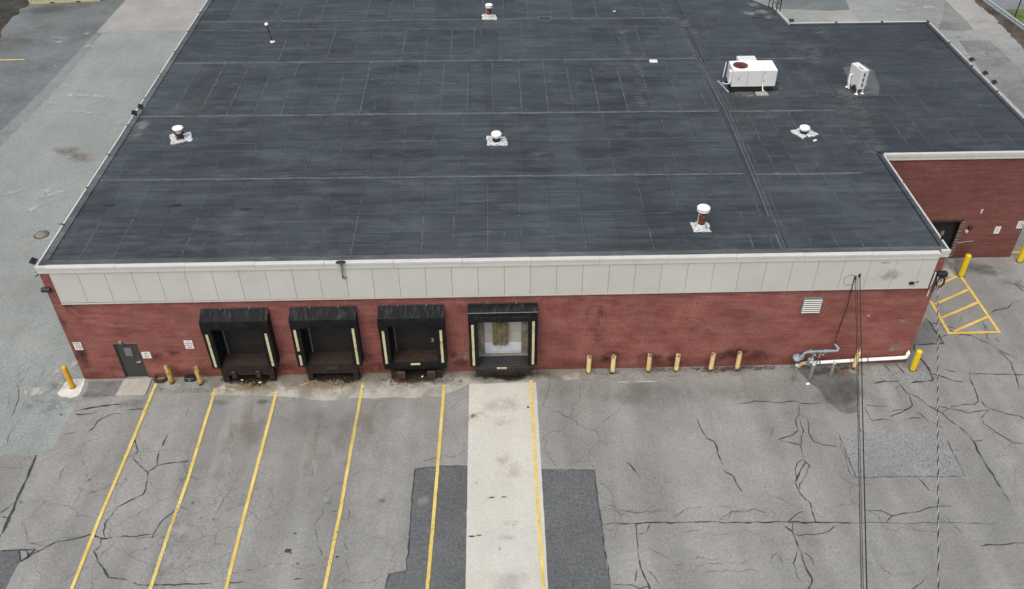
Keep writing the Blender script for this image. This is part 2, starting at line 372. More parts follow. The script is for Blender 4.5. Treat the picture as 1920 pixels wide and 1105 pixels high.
M['guide'] = plain('guide_strip', (0.50, 0.455, 0.27), 0.6, 0.1, 6, dirt=(0.13, 0.12, 0.09), dirt_amt=0.75, dscale=4)
M['door_dark'] = plain('dark_brown_door', (0.019, 0.0165, 0.0155), 0.6, 0.15)
M['door_white'] = plain('white_door', (0.40, 0.395, 0.36), 0.5, 0.06, dirt=(0.27, 0.24, 0.18), dirt_amt=0.5, dscale=1.5)
M['door_blue'] = plain('newer_door_section', (0.52, 0.57, 0.62), 0.45, 0.08)
M['jamb'] = plain('grimy_jamb', (0.15, 0.135, 0.10), 0.8, 0.3, 2, dirt=(0.30, 0.29, 0.25), dirt_amt=0.7, dscale=1.6)
M['tan'] = plain('stained_tan_curtain', (0.165, 0.135, 0.075), 0.9, 0.35, 5, dirt=(0.07, 0.05, 0.028), dirt_amt=0.6, dscale=3)
M['door_grey'] = plain('grey_steel_door', (0.040, 0.042, 0.042), 0.5, 0.12, 2)
M['glass_grey'] = plain('obscured_glass', (0.155, 0.16, 0.165), 0.15, 0.1, spec=0.6)
M['yellow'] = plain('safety_yellow', (0.58, 0.43, 0.010), 0.5, 0.07, 3)
M['amber'] = plain('amber_yellow', (0.55, 0.30, 0.008), 0.5, 0.07, 3)
def rusty_bollard(name, c, chip, thr):
    t = NT(name, 0.75, 0.3); tc = t.n('ShaderNodeTexCoord'); z = t.sep(tc.outputs['Object'])[2]
    n = t.noise(6, 5, 0.7, t.vec((1.4, 1.4, 0.7)))
    col = t.mix(t.ramp(t.noise(2.5, 3), 0.35, 0.65), c, (c[0]*0.82, c[1]*0.74, c[2]*0.8))
    col = t.mix(t.ramp(n, thr, thr + 0.05), col, chip)
    ru = t.ramp(t.math('ADD', z, t.ramp(n, 0.3, 0.7, -0.10, 0.10)), 0.04, 0.22, 1, 0)
    col = t.mix(ru, col, (0.16, 0.045, 0.012))
    col = t.mix(t.ramp(t.math('ADD', z, t.ramp(n, 0.3, 0.7, -0.08, 0.08)), 0.02, 0.10, 1, 0), col, (0.025, 0.014, 0.010))
    top = t.ramp(t.math('ADD', z, t.ramp(n, 0.3, 0.7, -0.12, 0.12)), 1.04, 1.09)
    col = t.mix(top, col, (0.16, 0.12, 0.09)); t.col(col); return t.m
M['bollard_pale'] = rusty_bollard('pale_yellow_bollard', (0.70, 0.585, 0.25), (0.22, 0.15, 0.08), 0.64)
M['bollard_peel'] = rusty_bollard('peeling_bollard', (0.54, 0.40, 0.10), (0.085, 0.06, 0.04), 0.53)
M['meter'] = plain('meter_blue_grey', (0.215, 0.265, 0.310), 0.5, 0.12, 5, dirt=(0.12, 0.14, 0.16), dirt_amt=0.5)
M['pvc'] = plain('white_pvc', (0.82, 0.82, 0.80), 0.4, 0.03)
M['tan_pvc'] = plain('tan_pipe', (0.48, 0.36, 0.20), 0.6, 0.1)
M['post_grey'] = plain('grey_post', (0.155, 0.165, 0.165), 0.6, 0.15, 5)
M['sign'] = plain('sign_white', (0.66, 0.66, 0.62), 0.5, 0.05, 3, dirt=(0.5, 0.46, 0.38), dirt_amt=0.4)
M['ink'] = plain('sign_ink', (0.05, 0.06, 0.065), 0.6)
M['ink_grey'] = plain('faded_ink', (0.25, 0.26, 0.25), 0.6)
M['cable'] = plain('black_cable', (0.014, 0.014, 0.015), 0.6)
M['strand'] = plain('bare_strand', (0.50, 0.50, 0.49), 0.4, 0.1, metal=0.2)
M['container'] = plain('cream_container', (0.42, 0.41, 0.26), 0.5, 0.1, 2, dirt=(0.26, 0.2, 0.1), dirt_amt=0.4)
M['straw'] = plain('dry_litter', (0.22, 0.175, 0.105), 0.95, 0.4, 20)
M['paper'] = plain('paper_scrap', (0.75, 0.75, 0.74), 0.8, 0.03)
M['stud'] = plain('wood_stick', (0.30, 0.27, 0.22), 0.9, 0.2)
M['blackbox'] = plain('black_plastic', (0.012, 0.014, 0.018), 0.45, 0.2)
M['manhole'] = plain('manhole_iron', (0.17, 0.155, 0.135), 0.8, 0.2, 6)
# ---------------------------------------------------------------- ground, pavements
ground = struct('ground', MB().prism([(-500, -500), (560, -500), (560, 600), (-500, 600)], 0, 0, False), M['yard'])
def sheet(name, poly, z, mat, j=0.04, seg=0.4, seed=0, parent=None):
    return struct(name, MB().prism(rag(poly, j, seg, seed), z-0.05, z), mat, parent)
lot = sheet('parking_lot', [(-30, -70), (75, -70), (75, 8), (38.6, 8), (38.6, 0.2), (-0.2, 0.2), (-0.2, -1.0)] + [(0.20, -1.20), (0.18, -2.63), (0.17, -3.63), (0.12, -4.23), (-0.29, -4.63), (-1.33, -4.54), (-1.99, -4.58)] + [(-30, -5.5)], 0.004, M['lot'], 0.03)
sheet('driveway', [(-34, -5.4)] + [(-2.00, -4.55), (-1.35, -4.51), (-0.30, -4.60), (0.11, -4.20), (0.16, -3.60), (0.17, -2.60), (0.18, -1.17)] + [(0.3, -1.0), (0.3, 48)] + [(-5.95, 40.50), (-13.04, 40.31), (-13.29, 33.35), (-13.45, 28.16), (-13.78, 23.56)] + [(-34, 20)], 0.008, M['old'], 0.03)
sheet('side_yard', [(-60, 20.1)] + [(-13.75, 23.49), (-13.42, 28.08), (-13.26, 33.26), (-13.02, 40.26), (-12.85, 47.50)] + [(-8, 52), (-60, 52)], 0.006, M['cool'], 0.05)
sheet('side_yard', [(-60, 19.0), (-34, 19.2)] + [(-13.09, 21.91), (-12.88, 23.97), (-12.63, 27.49), (-12.43, 32.41), (-12.46, 39.23), (-12.53, 40.08), (-13.08, 40.42), (-13.31, 33.72), (-13.51, 28.49), (-13.90, 23.86)] + [(-60, 22)], 0.0095, M['cool_mid'], 0.18, 0.5, 4)
sheet('concrete_slab', [(-13.03, 40.42), (-5.97, 40.56)] + [(0.2, 34), (0.2, 48), (-10.2, 48)] + [(-12.85, 47.50)], 0.012, M['concrete_pink'], 0.04)
sheet('soil_bank', [(-20.45, 39.50), (-21.21, 42.58), (-21.18, 45.12), (-20.88, 46.67)] + [(-20.8, 49), (-60, 60), (-60, 33)], 0.016, M['soil'], 0.5, 0.5)
# right rear yard
def RC(p): return p
sheet('pavement', [(56.30, 39.47), (57.64, 38.39), (58.80, 38.35), (59.36, 37.64), (60.73, 37.43), (61.99, 44.98), (59.01, 45.46)], 0.012, M['concrete_pink'], 0.06)
sheet('pavement', [(44.92, 42.52), (47.57, 42.74), (49.76, 42.99), (49.67, 40.49), (48.76, 39.91), (47.64, 40.56), (46.86, 41.20), (46.21, 42.31)], 0.014, M['concrete_pink'], 0.05)
sheet('pavement', [(50.20, 45.95), (49.73, 42.92), (48.57, 42.77), (45.13, 43.28), (43.45, 43.53), (44.13, 46.16)], 0.010, M['cool'], 0.05)
sheet('pavement_patch', [(56.33, 36.41), (58.77, 36.32), (58.81, 34.10), (58.63, 31.17), (57.95, 27.85), (56.82, 23.49), (55.71, 23.45), (55.70, 30.90)], 0.011, M['patch_mid'], 0.05)
sheet('pavement_patch', [(55.60, 38.62), (58.76, 44.85), (58.62, 43.16), (58.63, 40.61), (58.40, 38.42), (56.89, 38.36)], 0.013, M['patch_mid'], 0.1)
sheet('verge', [(61.40, 45.12), (61.03, 43.43), (61.21, 41.78), (61.14, 39.74), (60.93, 37.58), (60.75, 35.93), (60.67, 34.43), (60.12, 29.33), (62.06, 29.27), (63.05, 36.88), (62.58, 44.83)], 0.018, M['dirt'], 0.35)
sheet('road', [(62.47, 45.33), (62.83, 42.54), (64.55, 42.65), (70.26, 43.11), (74.47, 50.97), (63.94, 48.63)], 0.020, M['road'], 0.03)
sheet('grass_verge', [(62.83, 42.54), (64.52, 42.60), (69.17, 42.79), (65.78, 34.75), (62.76, 35.86), (62.83, 40.13)], 0.024, M['grass'], 0.15)
# lot patches
sheet('asphalt_patch', [(15.67, -5.75), (16.71, -5.63), (17.92, -5.64)] + [(18.5, -14), (18.5, -22), (13.0, -22), (13.0, -12)] + [(14.88, -11.38), (14.97, -10.75), (15.64, -10.66), (15.65, -8.95), (15.64, -7.15)], 0.009, M['patch'], 0.03, 0.25, 3)
sheet('asphalt_patch', [(20.88, -5.92), (21.94, -5.98), (23.18, -6.07), (23.16, -7.63), (23.16, -8.61), (23.17, -10.36), (23.23, -11.61)] + [(23.2, -12.5), (23.2, -22), (20.9, -22), (20.6, -12)], 0.009, M['patch'], 0.03, 0.25, 4)
sheet('asphalt_patch', [(33.94, -4.42), (35.28, -4.33), (36.89, -4.38), (38.47, -4.39), (38.47, -5.42), (38.43, -6.79), (36.00, -6.78), (33.92, -6.74), (33.89, -5.87)], 0.009, M['patch_pale'], 0.03, 0.25, 5)
sheet('asphalt_patch', [(-0.01, -9.31), (0.41, -9.35), (0.79, -9.33), (0.93, -9.83), (0.91, -10.47), (0.90, -11.10)] + [(-1, -11.6), (-3, -9)], 0.009, M['patch'], 0.05, 0.25, 6)
sheet('asphalt_patch', [(33.23, -0.29), (34.89, -0.27), (35.89, -0.30), (35.89, -1.08), (35.25, -3.14), (34.71, -3.19), (34.33, -3.05), (34.09, -2.48), (33.77, -1.53), (33.42, -0.87)], 0.009, M['patch_damp'], 0.16, 0.3, 7)
sheet('asphalt_patch', [(38.14, -0.37), (38.94, 1.09), (40.71, 3.16), (40.81, 1.22), (39.35, 1.07), (39.10, 0.56), (38.49, -0.38)], 0.009, M['patch_mid'], 0.02, 0.3, 8)
sheet('asphalt_patch', [(0.23, -0.18), (1.88, -0.19), (1.81, -1.21), (0.31, -1.17)], 0.013, M['patch_damp'], 0.08, 0.25, 9)
sheet('asphalt_patch', [(37.40, -0.88), (38.26, -0.73), (39.04, -0.39), (39.35, -1.00), (38.98, -1.31), (37.97, -1.49), (37.58, -1.34)], 0.0125, M['patch_pale'], 0.05, 0.25, 12)
sheet('asphalt_patch', [(3.35, -0.27), (6.11, -0.21), (6.23, -1.04), (3.42, -1.02)], 0.011, M['patch_mid'], 0.06, 0.25, 10)
sheet('concrete_strip', [(17.88, -0.76), (20.96, -0.75), (20.95, -5.35), (20.91, -11.55)] + [(21.2, -13), (21.4, -24), (17.9, -24), (18.1, -13)] + [(17.87, -11.46), (17.87, -5.26)], 0.013, M['concrete'], 0.015, 0.3)
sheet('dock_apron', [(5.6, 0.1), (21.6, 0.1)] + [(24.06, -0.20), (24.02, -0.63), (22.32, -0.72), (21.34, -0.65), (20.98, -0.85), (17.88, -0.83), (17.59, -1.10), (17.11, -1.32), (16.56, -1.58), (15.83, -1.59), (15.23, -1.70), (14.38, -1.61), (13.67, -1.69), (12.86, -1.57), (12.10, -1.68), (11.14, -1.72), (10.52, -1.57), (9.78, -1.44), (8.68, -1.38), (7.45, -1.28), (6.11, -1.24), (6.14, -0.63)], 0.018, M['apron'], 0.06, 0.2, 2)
sheet('dock_apron', [(23.22, -0.14), (26.77, -0.18), (26.61, -1.02), (25.27, -0.94), (24.54, -0.85), (23.16, -1.02)], 0.024, M['footing'], 0.04, 0.2, 4)
sheet('doorstep_slab', [(1.86, -0.12), (3.14, -0.05), (3.14, -1.15), (1.80, -1.18)], 0.06, M['concrete_step'], 0.012, 0.3)
sheet('bollard_footing', [(-0.88, -0.90), (-0.82, -0.11), (-0.46, -0.02), (0.02, 0.01), (0.10, -0.38), (0.11, -0.83), (0.07, -1.13), (-0.23, -1.22), (-0.64, -1.14)], 0.03, M['concrete_white'], 0.05, 0.15, 5)
for i, p in enumerate(([(3.76, -0.14), (4.52, -0.06), (4.60, -0.72), (4.33, -0.88), (3.85, -0.66)], [(5.11, -0.21), (5.98, -0.17), (5.92, -0.76), (5.15, -0.77)], [(27.28, -0.12), (28.01, -0.10), (27.92, -0.63), (27.14, -0.65)], [(28.84, -0.13), (29.57, -0.11), (29.48, -0.65), (28.68, -0.66)], [(30.09, -0.17), (30.79, -0.15), (30.68, -0.65), (29.98, -0.66)], [(35.74, -0.01), (36.78, 0.07), (36.55, -0.75), (35.55, -0.75)])):
    sheet('bollard_footing', p, 0.022 + 0.002*i, M['footing'], 0.03, 0.15, i)
sheet('wing_slab', [(43.76, 7.90), (44.11, 7.89), (43.41, 6.36), (42.68, 6.39)], 0.03, M['concrete_step'], 0.02)
# ---------------------------------------------------------------- cracks
CR = [  # (points, width)
 ([(37.58, -1.09), (37.65, -1.43), (37.80, -2.03), (38.18, -2.30), (38.39, -2.71), (38.63, -3.05), (38.84, -3.29), (39.07, -3.75), (39.41, -4.30), (39.58, -4.97), (39.52, -5.56), (39.53, -6.32), (39.59, -7.05), (39.60, -7.56), (39.63, -8.23)], .055),
 ([(36.48, -1.36), (37.00, -1.26), (37.24, -1.22), (37.58, -1.30)], .05), ([(37.03, -1.11), (37.03, -1.26)], .05), ([(37.56, -1.95), (37.63, -2.05), (37.89, -2.07)], .03),
 ([(37.85, -2.11), (37.75, -2.44), (37.76, -2.76), (37.50, -2.97), (36.51, -3.45)], .055), ([(36.69, -3.12), (36.95, -3.04), (37.49, -3.00)], .035),
 ([(35.57, -2.88), (35.59, -3.51), (35.66, -3.66), (36.08, -3.59), (36.52, -3.66)], .04), ([(37.13, -3.60), (37.56, -3.51), (37.90, -3.56)], .045), ([(37.70, -3.15), (37.94, -3.33), (38.06, -3.68), (38.29, -3.83), (38.57, -4.21)], .035),
 ([(38.88, -3.20), (39.31, -3.05), (39.88, -3.18), (40.08, -3.32), (40.71, -3.20), (41.05, -3.14)], .05), ([(38.58, -2.98), (38.95, -2.90), (39.32, -3.02)], .035),
 ([(39.39, -2.96), (40.05, -2.79), (40.51, -2.82), (40.79, -2.60), (40.90, -2.24), (40.98, -1.79), (41.01, -1.42), (41.13, -0.89)], .042),
 ([(40.98, -2.60), (40.96, -2.89), (41.17, -3.12), (41.67, -3.41), (42.18, -3.53), (42.34, -3.74)], .055), ([(41.05, -3.14), (40.66, -3.45), (40.41, -3.65)], .03),
 ([(40.41, -3.89), (40.57, -4.10), (40.83, -4.55), (41.06, -4.82), (41.33, -5.12), (41.68, -5.13)], .032), ([(39.58, -4.97), (40.02, -4.89)], .035),
 ([(38.21, -1.37), (38.77, -1.32), (39.23, -1.25), (39.33, -1.07), (39.30, -0.80)], .075), ([(39.28, -0.85), (39.57, -0.88), (39.90, -1.08), (40.24, -1.32), (40.63, -1.42)], .05), ([(41.09, -0.85), (41.95, -0.90), (42.80, -0.95), (43.64, -1.02), (44.60, -1.08)], .045),
 ([(36.44, -6.84), (36.58, -7.21), (36.63, -7.44)], .035), ([(38.48, -5.43), (38.77, -5.39)], .03),
 ([(35.65, -2.70), (36.06, -2.75), (36.55, -2.83)], .03), ([(35.14, -3.15), (35.00, -3.70), (34.92, -4.27), (35.24, -4.38)], .025),
 ([(33.79, -4.61), (33.80, -5.52), (33.73, -6.52), (33.84, -6.77), (35.93, -6.77), (37.13, -6.81), (38.39, -6.81)], .022), ([(38.46, -4.74), (38.46, -5.59), (38.47, -6.16), (38.40, -6.78)], .03),
 ([(29.83, -2.49), (30.62, -2.36), (31.35, -2.35), (31.96, -2.46), (32.53, -2.33), (32.75, -2.52), (33.46, -2.57), (33.75, -2.52)], .05),
 ([(32.68, -2.55), (32.53, -3.15), (32.27, -3.44), (32.21, -4.14), (31.89, -4.37), (31.21, -4.63), (31.77, -4.82), (32.07, -4.96), (31.99, -5.71)], .045),
 ([(31.99, -5.71), (32.02, -5.92), (31.66, -6.44), (31.31, -6.95), (31.37, -7.46), (31.64, -7.97), (31.57, -8.88)], .06),
 ([(32.53, -3.15), (32.80, -3.46), (32.66, -4.27), (32.73, -4.79), (33.10, -4.97), (33.67, -5.09)], .04), ([(32.46, -3.57), (32.46, -4.15), (32.10, -4.96)], .03),
 ([(31.99, -5.73), (31.68, -5.91), (31.45, -6.54), (31.38, -6.85)], .045), ([(32.02, -5.76), (32.16, -6.09), (31.81, -6.66), (31.46, -7.06), (31.40, -7.36)], .045),
 ([(28.00, -3.32), (28.00, -3.79), (28.18, -4.43), (28.48, -4.66), (28.50, -5.61), (28.57, -6.25), (28.85, -6.52), (28.91, -6.99), (29.03, -7.32)], .055),
 ([(23.19, -8.74), (24.68, -8.75), (25.87, -8.75), (27.05, -8.76), (28.62, -8.83), (30.20, -8.84), (31.76, -8.92), (33.32, -8.98)], .055), ([(33.32, -8.98), (35.12, -9.05), (36.86, -9.06), (38.63, -9.18)], .022),
 ([(30.20, -8.84), (30.57, -9.37), (30.61, -10.19), (30.64, -10.89), (30.71, -11.40), (30.50, -11.77), (30.15, -12.37)], .055), ([(30.52, -10.23), (30.20, -10.70), (30.23, -11.30), (30.39, -11.64)], .045), ([(30.69, -10.19), (30.92, -10.46), (30.99, -10.86)], .035),
 ([(30.57, -9.37), (30.73, -9.48), (31.28, -9.46), (31.94, -9.36), (32.34, -9.05)], .035), ([(30.55, -8.85), (30.82, -8.58), (31.25, -8.35)], .04), ([(30.66, -8.89), (30.57, -9.37)], .035),
 ([(33.76, -8.39), (34.31, -8.43), (34.70, -8.69), (35.89, -8.48), (36.70, -8.26), (37.25, -8.30)], .04), ([(34.70, -8.69), (34.40, -8.96)], .045),
 ([(37.49, -10.16), (38.75, -10.10), (39.31, -10.07), (40.73, -10.04)], .035), ([(34.92, -11.48), (34.64, -11.72), (34.08, -12.04)], .04),
 ([(24.53, -8.75), (24.45, -9.47), (24.40, -10.24), (24.46, -10.78), (24.55, -11.25), (24.64, -11.65), (24.79, -12.34)], .055), ([(23.20, -11.47), (23.61, -11.42), (24.01, -11.46), (24.27, -11.62), (24.63, -11.54)], .05), ([(24.53, -9.28), (24.84, -9.23), (25.08, -8.84)], .035), ([(24.66, -10.89), (24.86, -11.13), (25.02, -11.42)], .035), ([(24.30, -10.78), (24.21, -11.11), (24.15, -11.37)], .03),
 ([(23.12, -6.07), (23.12, -7.04), (23.17, -8.68), (23.19, -10.21), (23.26, -11.47)], .04), ([(24.60, -5.66), (24.78, -6.04), (24.99, -6.41)], .06),
 ([(-0.47, -4.58), (-0.39, -5.51), (-0.33, -6.97), (-0.27, -7.96), (-0.29, -8.65), (-0.27, -9.75)], .10), ([(-0.74, -7.58), (-0.54, -7.30), (-0.33, -6.97)], .05), ([(-0.60, -7.72), (-0.34, -7.78), (-0.27, -7.31)], .04),
 ([(3.25, -3.12), (3.56, -4.14), (3.79, -4.47), (3.71, -4.90), (4.55, -5.67), (4.63, -6.07), (4.73, -6.47), (4.67, -6.77), (3.88, -7.37), (3.63, -8.17), (3.68, -8.54), (3.85, -8.83)], .055),
 ([(4.55, -5.67), (4.81, -5.30), (5.34, -5.16), (6.14, -5.09)], .055), ([(4.84, -5.25), (4.71, -4.71), (4.74, -4.17), (4.80, -3.53)], .055),
 ([(0.94, -9.83), (1.41, -9.43), (2.03, -8.98), (2.80, -8.83), (3.21, -8.70), (3.72, -8.88), (4.68, -8.82), (5.64, -8.75)], .055), ([(5.68, -8.91), (5.66, -8.75), (5.85, -8.14), (6.29, -7.49)], .04),
 ([(3.69, -8.90), (3.81, -9.17), (3.60, -9.42), (3.90, -9.87), (4.58, -10.63), (5.19, -10.70), (5.74, -10.96), (7.15, -11.00), (8.52, -11.00)], .06), ([(9.01, -10.95), (9.66, -10.96)], .05), ([(11.46, -10.92), (11.78, -10.86)], .045),
 ([(0.88, -9.85), (1.15, -9.62), (1.33, -9.32), (0.73, -9.30), (0.96, -9.78), (1.21, -9.58), (0.96, -9.31)], .06), ([(-0.01, -9.31), (0.67, -9.33), (1.31, -9.27)], .05),
 ([(0.24, -2.04), (1.03, -1.83), (1.70, -1.72), (2.21, -1.68)], .07), ([(0.31, -2.24), (1.09, -2.24), (1.24, -2.07)], .06), ([(1.23, -3.40), (1.45, -3.07), (1.49, -2.66), (1.89, -2.33), (2.39, -2.26)], .045), ([(0.31, -3.43), (0.80, -3.28)], .04),
 ([(2.58, -2.05), (3.00, -2.00), (3.51, -1.96)], .035), ([(-2.46, -2.32), (-2.54, -1.18), (-2.98, -0.29), (-2.83, 0.22)], .03),
 ([(45.98, 4.32), (45.48, 4.12), (45.13, 3.79), (44.37, 3.61), (43.81, 3.25), (43.41, 2.78), (43.21, 2.15)], .05), ([(43.44, 2.50), (43.34, 2.14), (43.08, 1.68), (43.01, 1.42)], .035),
 ([(41.08, 2.29), (41.53, 2.12), (41.85, 1.88), (42.32, 1.75), (42.84, 1.27), (43.13, 0.99), (43.39, 0.54), (43.85, 0.05)], .045), ([(43.15, 0.63), (43.34, 0.32), (43.41, -0.19), (43.32, -0.76), (43.02, -1.86)], .045),
 ([(46.37, 5.74), (46.46, 5.38), (46.57, 5.03)], .07), ([(46.49, 5.76), (46.72, 5.29)], .04), ([(40.68, 2.82), (40.97, 2.69), (41.29, 2.56), (41.74, 2.35)], .05), ([(40.68, 3.10), (40.70, 2.82), (40.80, 1.22), (40.13, 1.22), (39.34, 1.18), (39.23, 0.96), (39.15, 0.70)], .075),
 ([(40.84, 1.71), (41.24, 1.86)], .05), ([(40.04, -0.53), (40.55, -0.75)], .05), ([(39.21, 0.44), (39.29, 0.25), (39.35, -0.36), (39.36, -0.86)], .09), ([(43.44, 1.56), (43.51, 1.25)], .04), ([(42.50, 1.32), (42.59, 1.16)], .03), ([(42.63, 0.78), (42.79, 0.52)], .03),
 ([(17.76, -5.66), (16.71, -5.66), (15.67, -5.75), (15.64, -7.15), (15.65, -8.95), (15.64, -10.66), (14.97, -10.75), (14.89, -11.44)], .045), ([(21.94, -5.98), (23.18, -6.07)], .035), ([(33.94, -4.42), (33.89, -5.87), (33.92, -6.74)], .03),
 ([(37.41, -0.10), (37.51, -0.62)], .075), ([(37.92, -0.01), (38.14, -0.79)], .06), ([(36.46, -1.35), (37.01, -1.22), (37.70, -1.29)], .03),
]
for i, (p, w) in enumerate(CR): struct('crack', ribbon(p, w*0.82, 0.0275 + 0.0002*(i % 9), 0.06, 0.12, i, wv=0.95), M['crack'], lot)
FI = [[(2.13, -9.86), (2.55, -9.61), (3.48, -9.51)], [(8.43, -5.45), (8.32, -6.07), (8.06, -7.06), (7.92, -7.82), (7.94, -8.56)], [(12.36, -6.79), (12.13, -7.94), (11.89, -8.40), (12.17, -9.31), (12.42, -10.02), (12.53, -10.53)],
 [(5.34, -2.60), (5.43, -2.13), (5.26, -1.65)], [(1.63, -7.07), (2.44, -6.70), (3.19, -6.33), (3.77, -6.14)], [(2.29, -3.54), (1.38, -3.85), (1.40, -4.62), (0.97, -5.24), (0.93, -6.46), (0.67, -7.62), (0.35, -7.98)], [(0.20, -7.79), (0.98, -9.00), (1.77, -9.11), (2.25, -8.77), (3.05, -8.70)],
 [(8.47, -10.50), (9.36, -10.57), (10.12, -10.38), (10.96, -10.15), (11.60, -10.42), (12.17, -10.31), (12.78, -9.94)], [(7.33, -2.66), (7.72, -4.04), (8.17, -4.60)], [(11.21, -4.90), (11.45, -5.95), (12.15, -6.38)], [(4.69, -9.10), (5.95, -8.78), (6.57, -8.84), (7.11, -9.17)],
 [(11.81, -6.97), (12.31, -6.59), (13.07, -6.20), (13.65, -5.60)], [(13.16, -7.69), (13.20, -8.71), (13.24, -9.61), (13.49, -10.47), (12.89, -10.96)], [(12.47, -7.76), (13.07, -8.20), (13.57, -7.89)], [(15.77, -5.56), (16.58, -5.16), (17.57, -5.08), (17.77, -4.76)], [(14.05, -3.66), (13.92, -4.98), (14.31, -5.62)],
 [(12.92, -11.20), (13.54, -10.97), (14.36, -11.16), (14.82, -10.68)], [(23.20, -7.68), (23.86, -8.13), (24.78, -8.25), (25.62, -8.13)], [(21.01, -4.20), (21.17, -4.53), (21.06, -4.86)],
 [(23.17, -7.78), (23.88, -8.18), (24.68, -8.24), (25.62, -8.13), (26.10, -8.28)], [(25.91, -8.68), (26.48, -8.21), (27.27, -7.99), (28.27, -7.98), (28.62, -8.12)], [(27.81, -8.70), (28.38, -8.34), (29.21, -8.28), (30.01, -8.31), (30.14, -8.76)], [(25.94, -9.23), (26.44, -9.16), (27.36, -9.41), (27.97, -9.39), (28.38, -9.19), (29.19, -9.36)],
 [(24.89, -9.77), (25.23, -10.26), (25.93, -10.66), (26.87, -10.68), (27.47, -10.63), (28.00, -10.88)], [(25.47, -11.31), (26.09, -11.09), (26.81, -10.98), (27.99, -10.95), (28.57, -10.96), (28.81, -11.17)], [(29.22, -10.71), (29.45, -10.28), (29.79, -10.32), (29.92, -10.73)], [(25.61, -10.81), (25.84, -11.22)], [(26.20, -10.49), (27.04, -10.42), (28.06, -10.61), (29.05, -10.44)],
 [(36.77, -8.50), (36.89, -9.17), (37.20, -9.56), (37.62, -10.02)], [(33.17, -10.35), (33.45, -10.88), (33.79, -11.40), (34.82, -11.26)], [(35.09, -9.12), (35.53, -9.42), (36.27, -9.53)], [(38.44, -5.01), (38.45, -6.21), (38.95, -6.44)], [(40.46, -3.56), (40.38, -4.15), (41.03, -4.86), (41.38, -5.20)], [(36.46, -6.79), (36.64, -7.61)], [(31.71, -8.26), (32.02, -8.85)], [(27.85, -8.73), (28.17, -8.36), (28.91, -8.23), (29.54, -8.30), (30.13, -8.80)],
 [(42.08, 2.66), (42.42, 2.97), (42.45, 3.29)], [(42.95, 3.44), (43.19, 3.27)], [(42.33, 4.30), (42.60, 4.04)],
 [(-1.96, -4.11), (-2.16, -1.92), (-2.14, -0.76), (-2.08, 0.03), (-2.06, 0.81)], [(-2.00, -1.10), (-1.08, -1.63), (-0.48, -1.97)], [(-3.94, 0.09), (-3.29, 0.28), (-2.76, 0.83), (-1.91, 1.91)], [(-5.90, 40.28), (-9.42, 39.76), (-12.97, 40.10), (-15.50, 39.97)], [(59.00, 38.59), (59.19, 37.83), (59.10, 36.47), (59.08, 34.74), (59.10, 32.98)]]
for i, p in enumerate(FI): struct('hairline_crack', ribbon(p, 0.03, 0.0255, 0.16, 0.12, 50 + i, wv=0.8), M['fine'], lot)
# ---------------------------------------------------------------- painted lines
LN = [[(3.41, -0.41), (3.38, -4.50), (3.32, -7.72), (3.35, -11.06)], [(6.24, -0.83), (6.30, -4.88), (6.32, -6.07), (6.26, -8.44), (6.25, -11.14)], [(9.08, -1.09), (9.06, -4.72), (9.03, -7.75), (9.04, -11.22)], [(12.98, -0.62), (12.89, -3.96), (12.83, -7.57), (12.68, -11.32)], [(16.73, -0.87), (16.63, -5.26), (16.54, -8.80), (16.46, -11.42)], [(20.72, -0.67), (20.70, -5.38), (20.71, -8.84), (20.74, -11.54)]]
for i, p in enumerate(LN):
    (ax, ay), (bx, by) = p[-2], p[-1]; k = 8.0 / abs(by - ay)
    struct('painted_line', ribbon(p + [(bx + (bx-ax)*k, by + (by-ay)*k)], 0.135, 0.0300, 0.012, 0.3, 80+i, False, 0.06), M['line'], lot)
for i, p in enumerate(([(41.41, 4.41), (41.38, 3.16), (41.34, 1.89)], [(41.31, 1.95), (43.86, 1.96)], [(43.83, 1.90), (43.82, 4.34), (43.80, 6.36)], [(41.52, 4.14), (43.74, 5.29)], [(41.49, 3.12), (43.81, 4.25)], [(41.61, 2.05), (43.77, 3.11)], [(42.29, 5.70), (42.93, 6.04), (43.62, 6.41)])):
    struct('painted_line', ribbon(p, 0.145, 0.0300 + 0.0006*i, 0.012, 0.3, 90+i, False, 0.08), M['hatch'], lot)
struct('painted_line', ribbon([(47.42, 8.42), (49.32, 8.36)], 0.2, 0.03, 0.01, 0.3, 99, False, 0.05), M['hatch'], lot)
struct('painted_line', ribbon([(-19.90, 35.26), (-18.70, 35.32), (-16.84, 35.35)], 0.16, 0.012, 0.01, 0.4, 98, False, 0.2), M['hatch'], lot)
# ---------------------------------------------------------------- pavement stains, scuffs, marks and painted shade under the docks
pale = decal_mat((0.36, 0.36, 0.35), 0.55, 1.6, (1, 1, 1), 0.36, 0.62)
pale_s = decal_mat((0.40, 0.40, 0.385), 0.7, 2.4, (1, 0.5, 1), 0.40, 0.60)
dark = decal_mat((0.045, 0.045, 0.045), 0.55, 1.5, (1, 1, 1), 0.30, 0.62)
dk_s = decal_mat((0.025, 0.025, 0.025), 0.8, 3.0, (1, 1, 1), 0.25, 0.55, 0.3)
tanst = decal_mat((0.190, 0.158, 0.125), 0.35, 1.3, (1, 0.5, 1), 0.35, 0.65)
rustst = decal_mat((0.16, 0.085, 0.03), 0.65, 2.5, (1, 1, 1), 0.40, 0.62)
under = decal_mat((0.022, 0.017, 0.012), 0.93, 1.6, (1, 1, 1), 0.12, 0.5, 0.45)  # shade beneath the docks, painted as a dark brown decal
zc = [0.034]
def gst(uvlist, half, mat, rot=0.0):
    for (x, y) in uvlist:
        zc[0] += 0.00015; decal(lot, (x, y, zc[0]), half, mat, 'z', rot)
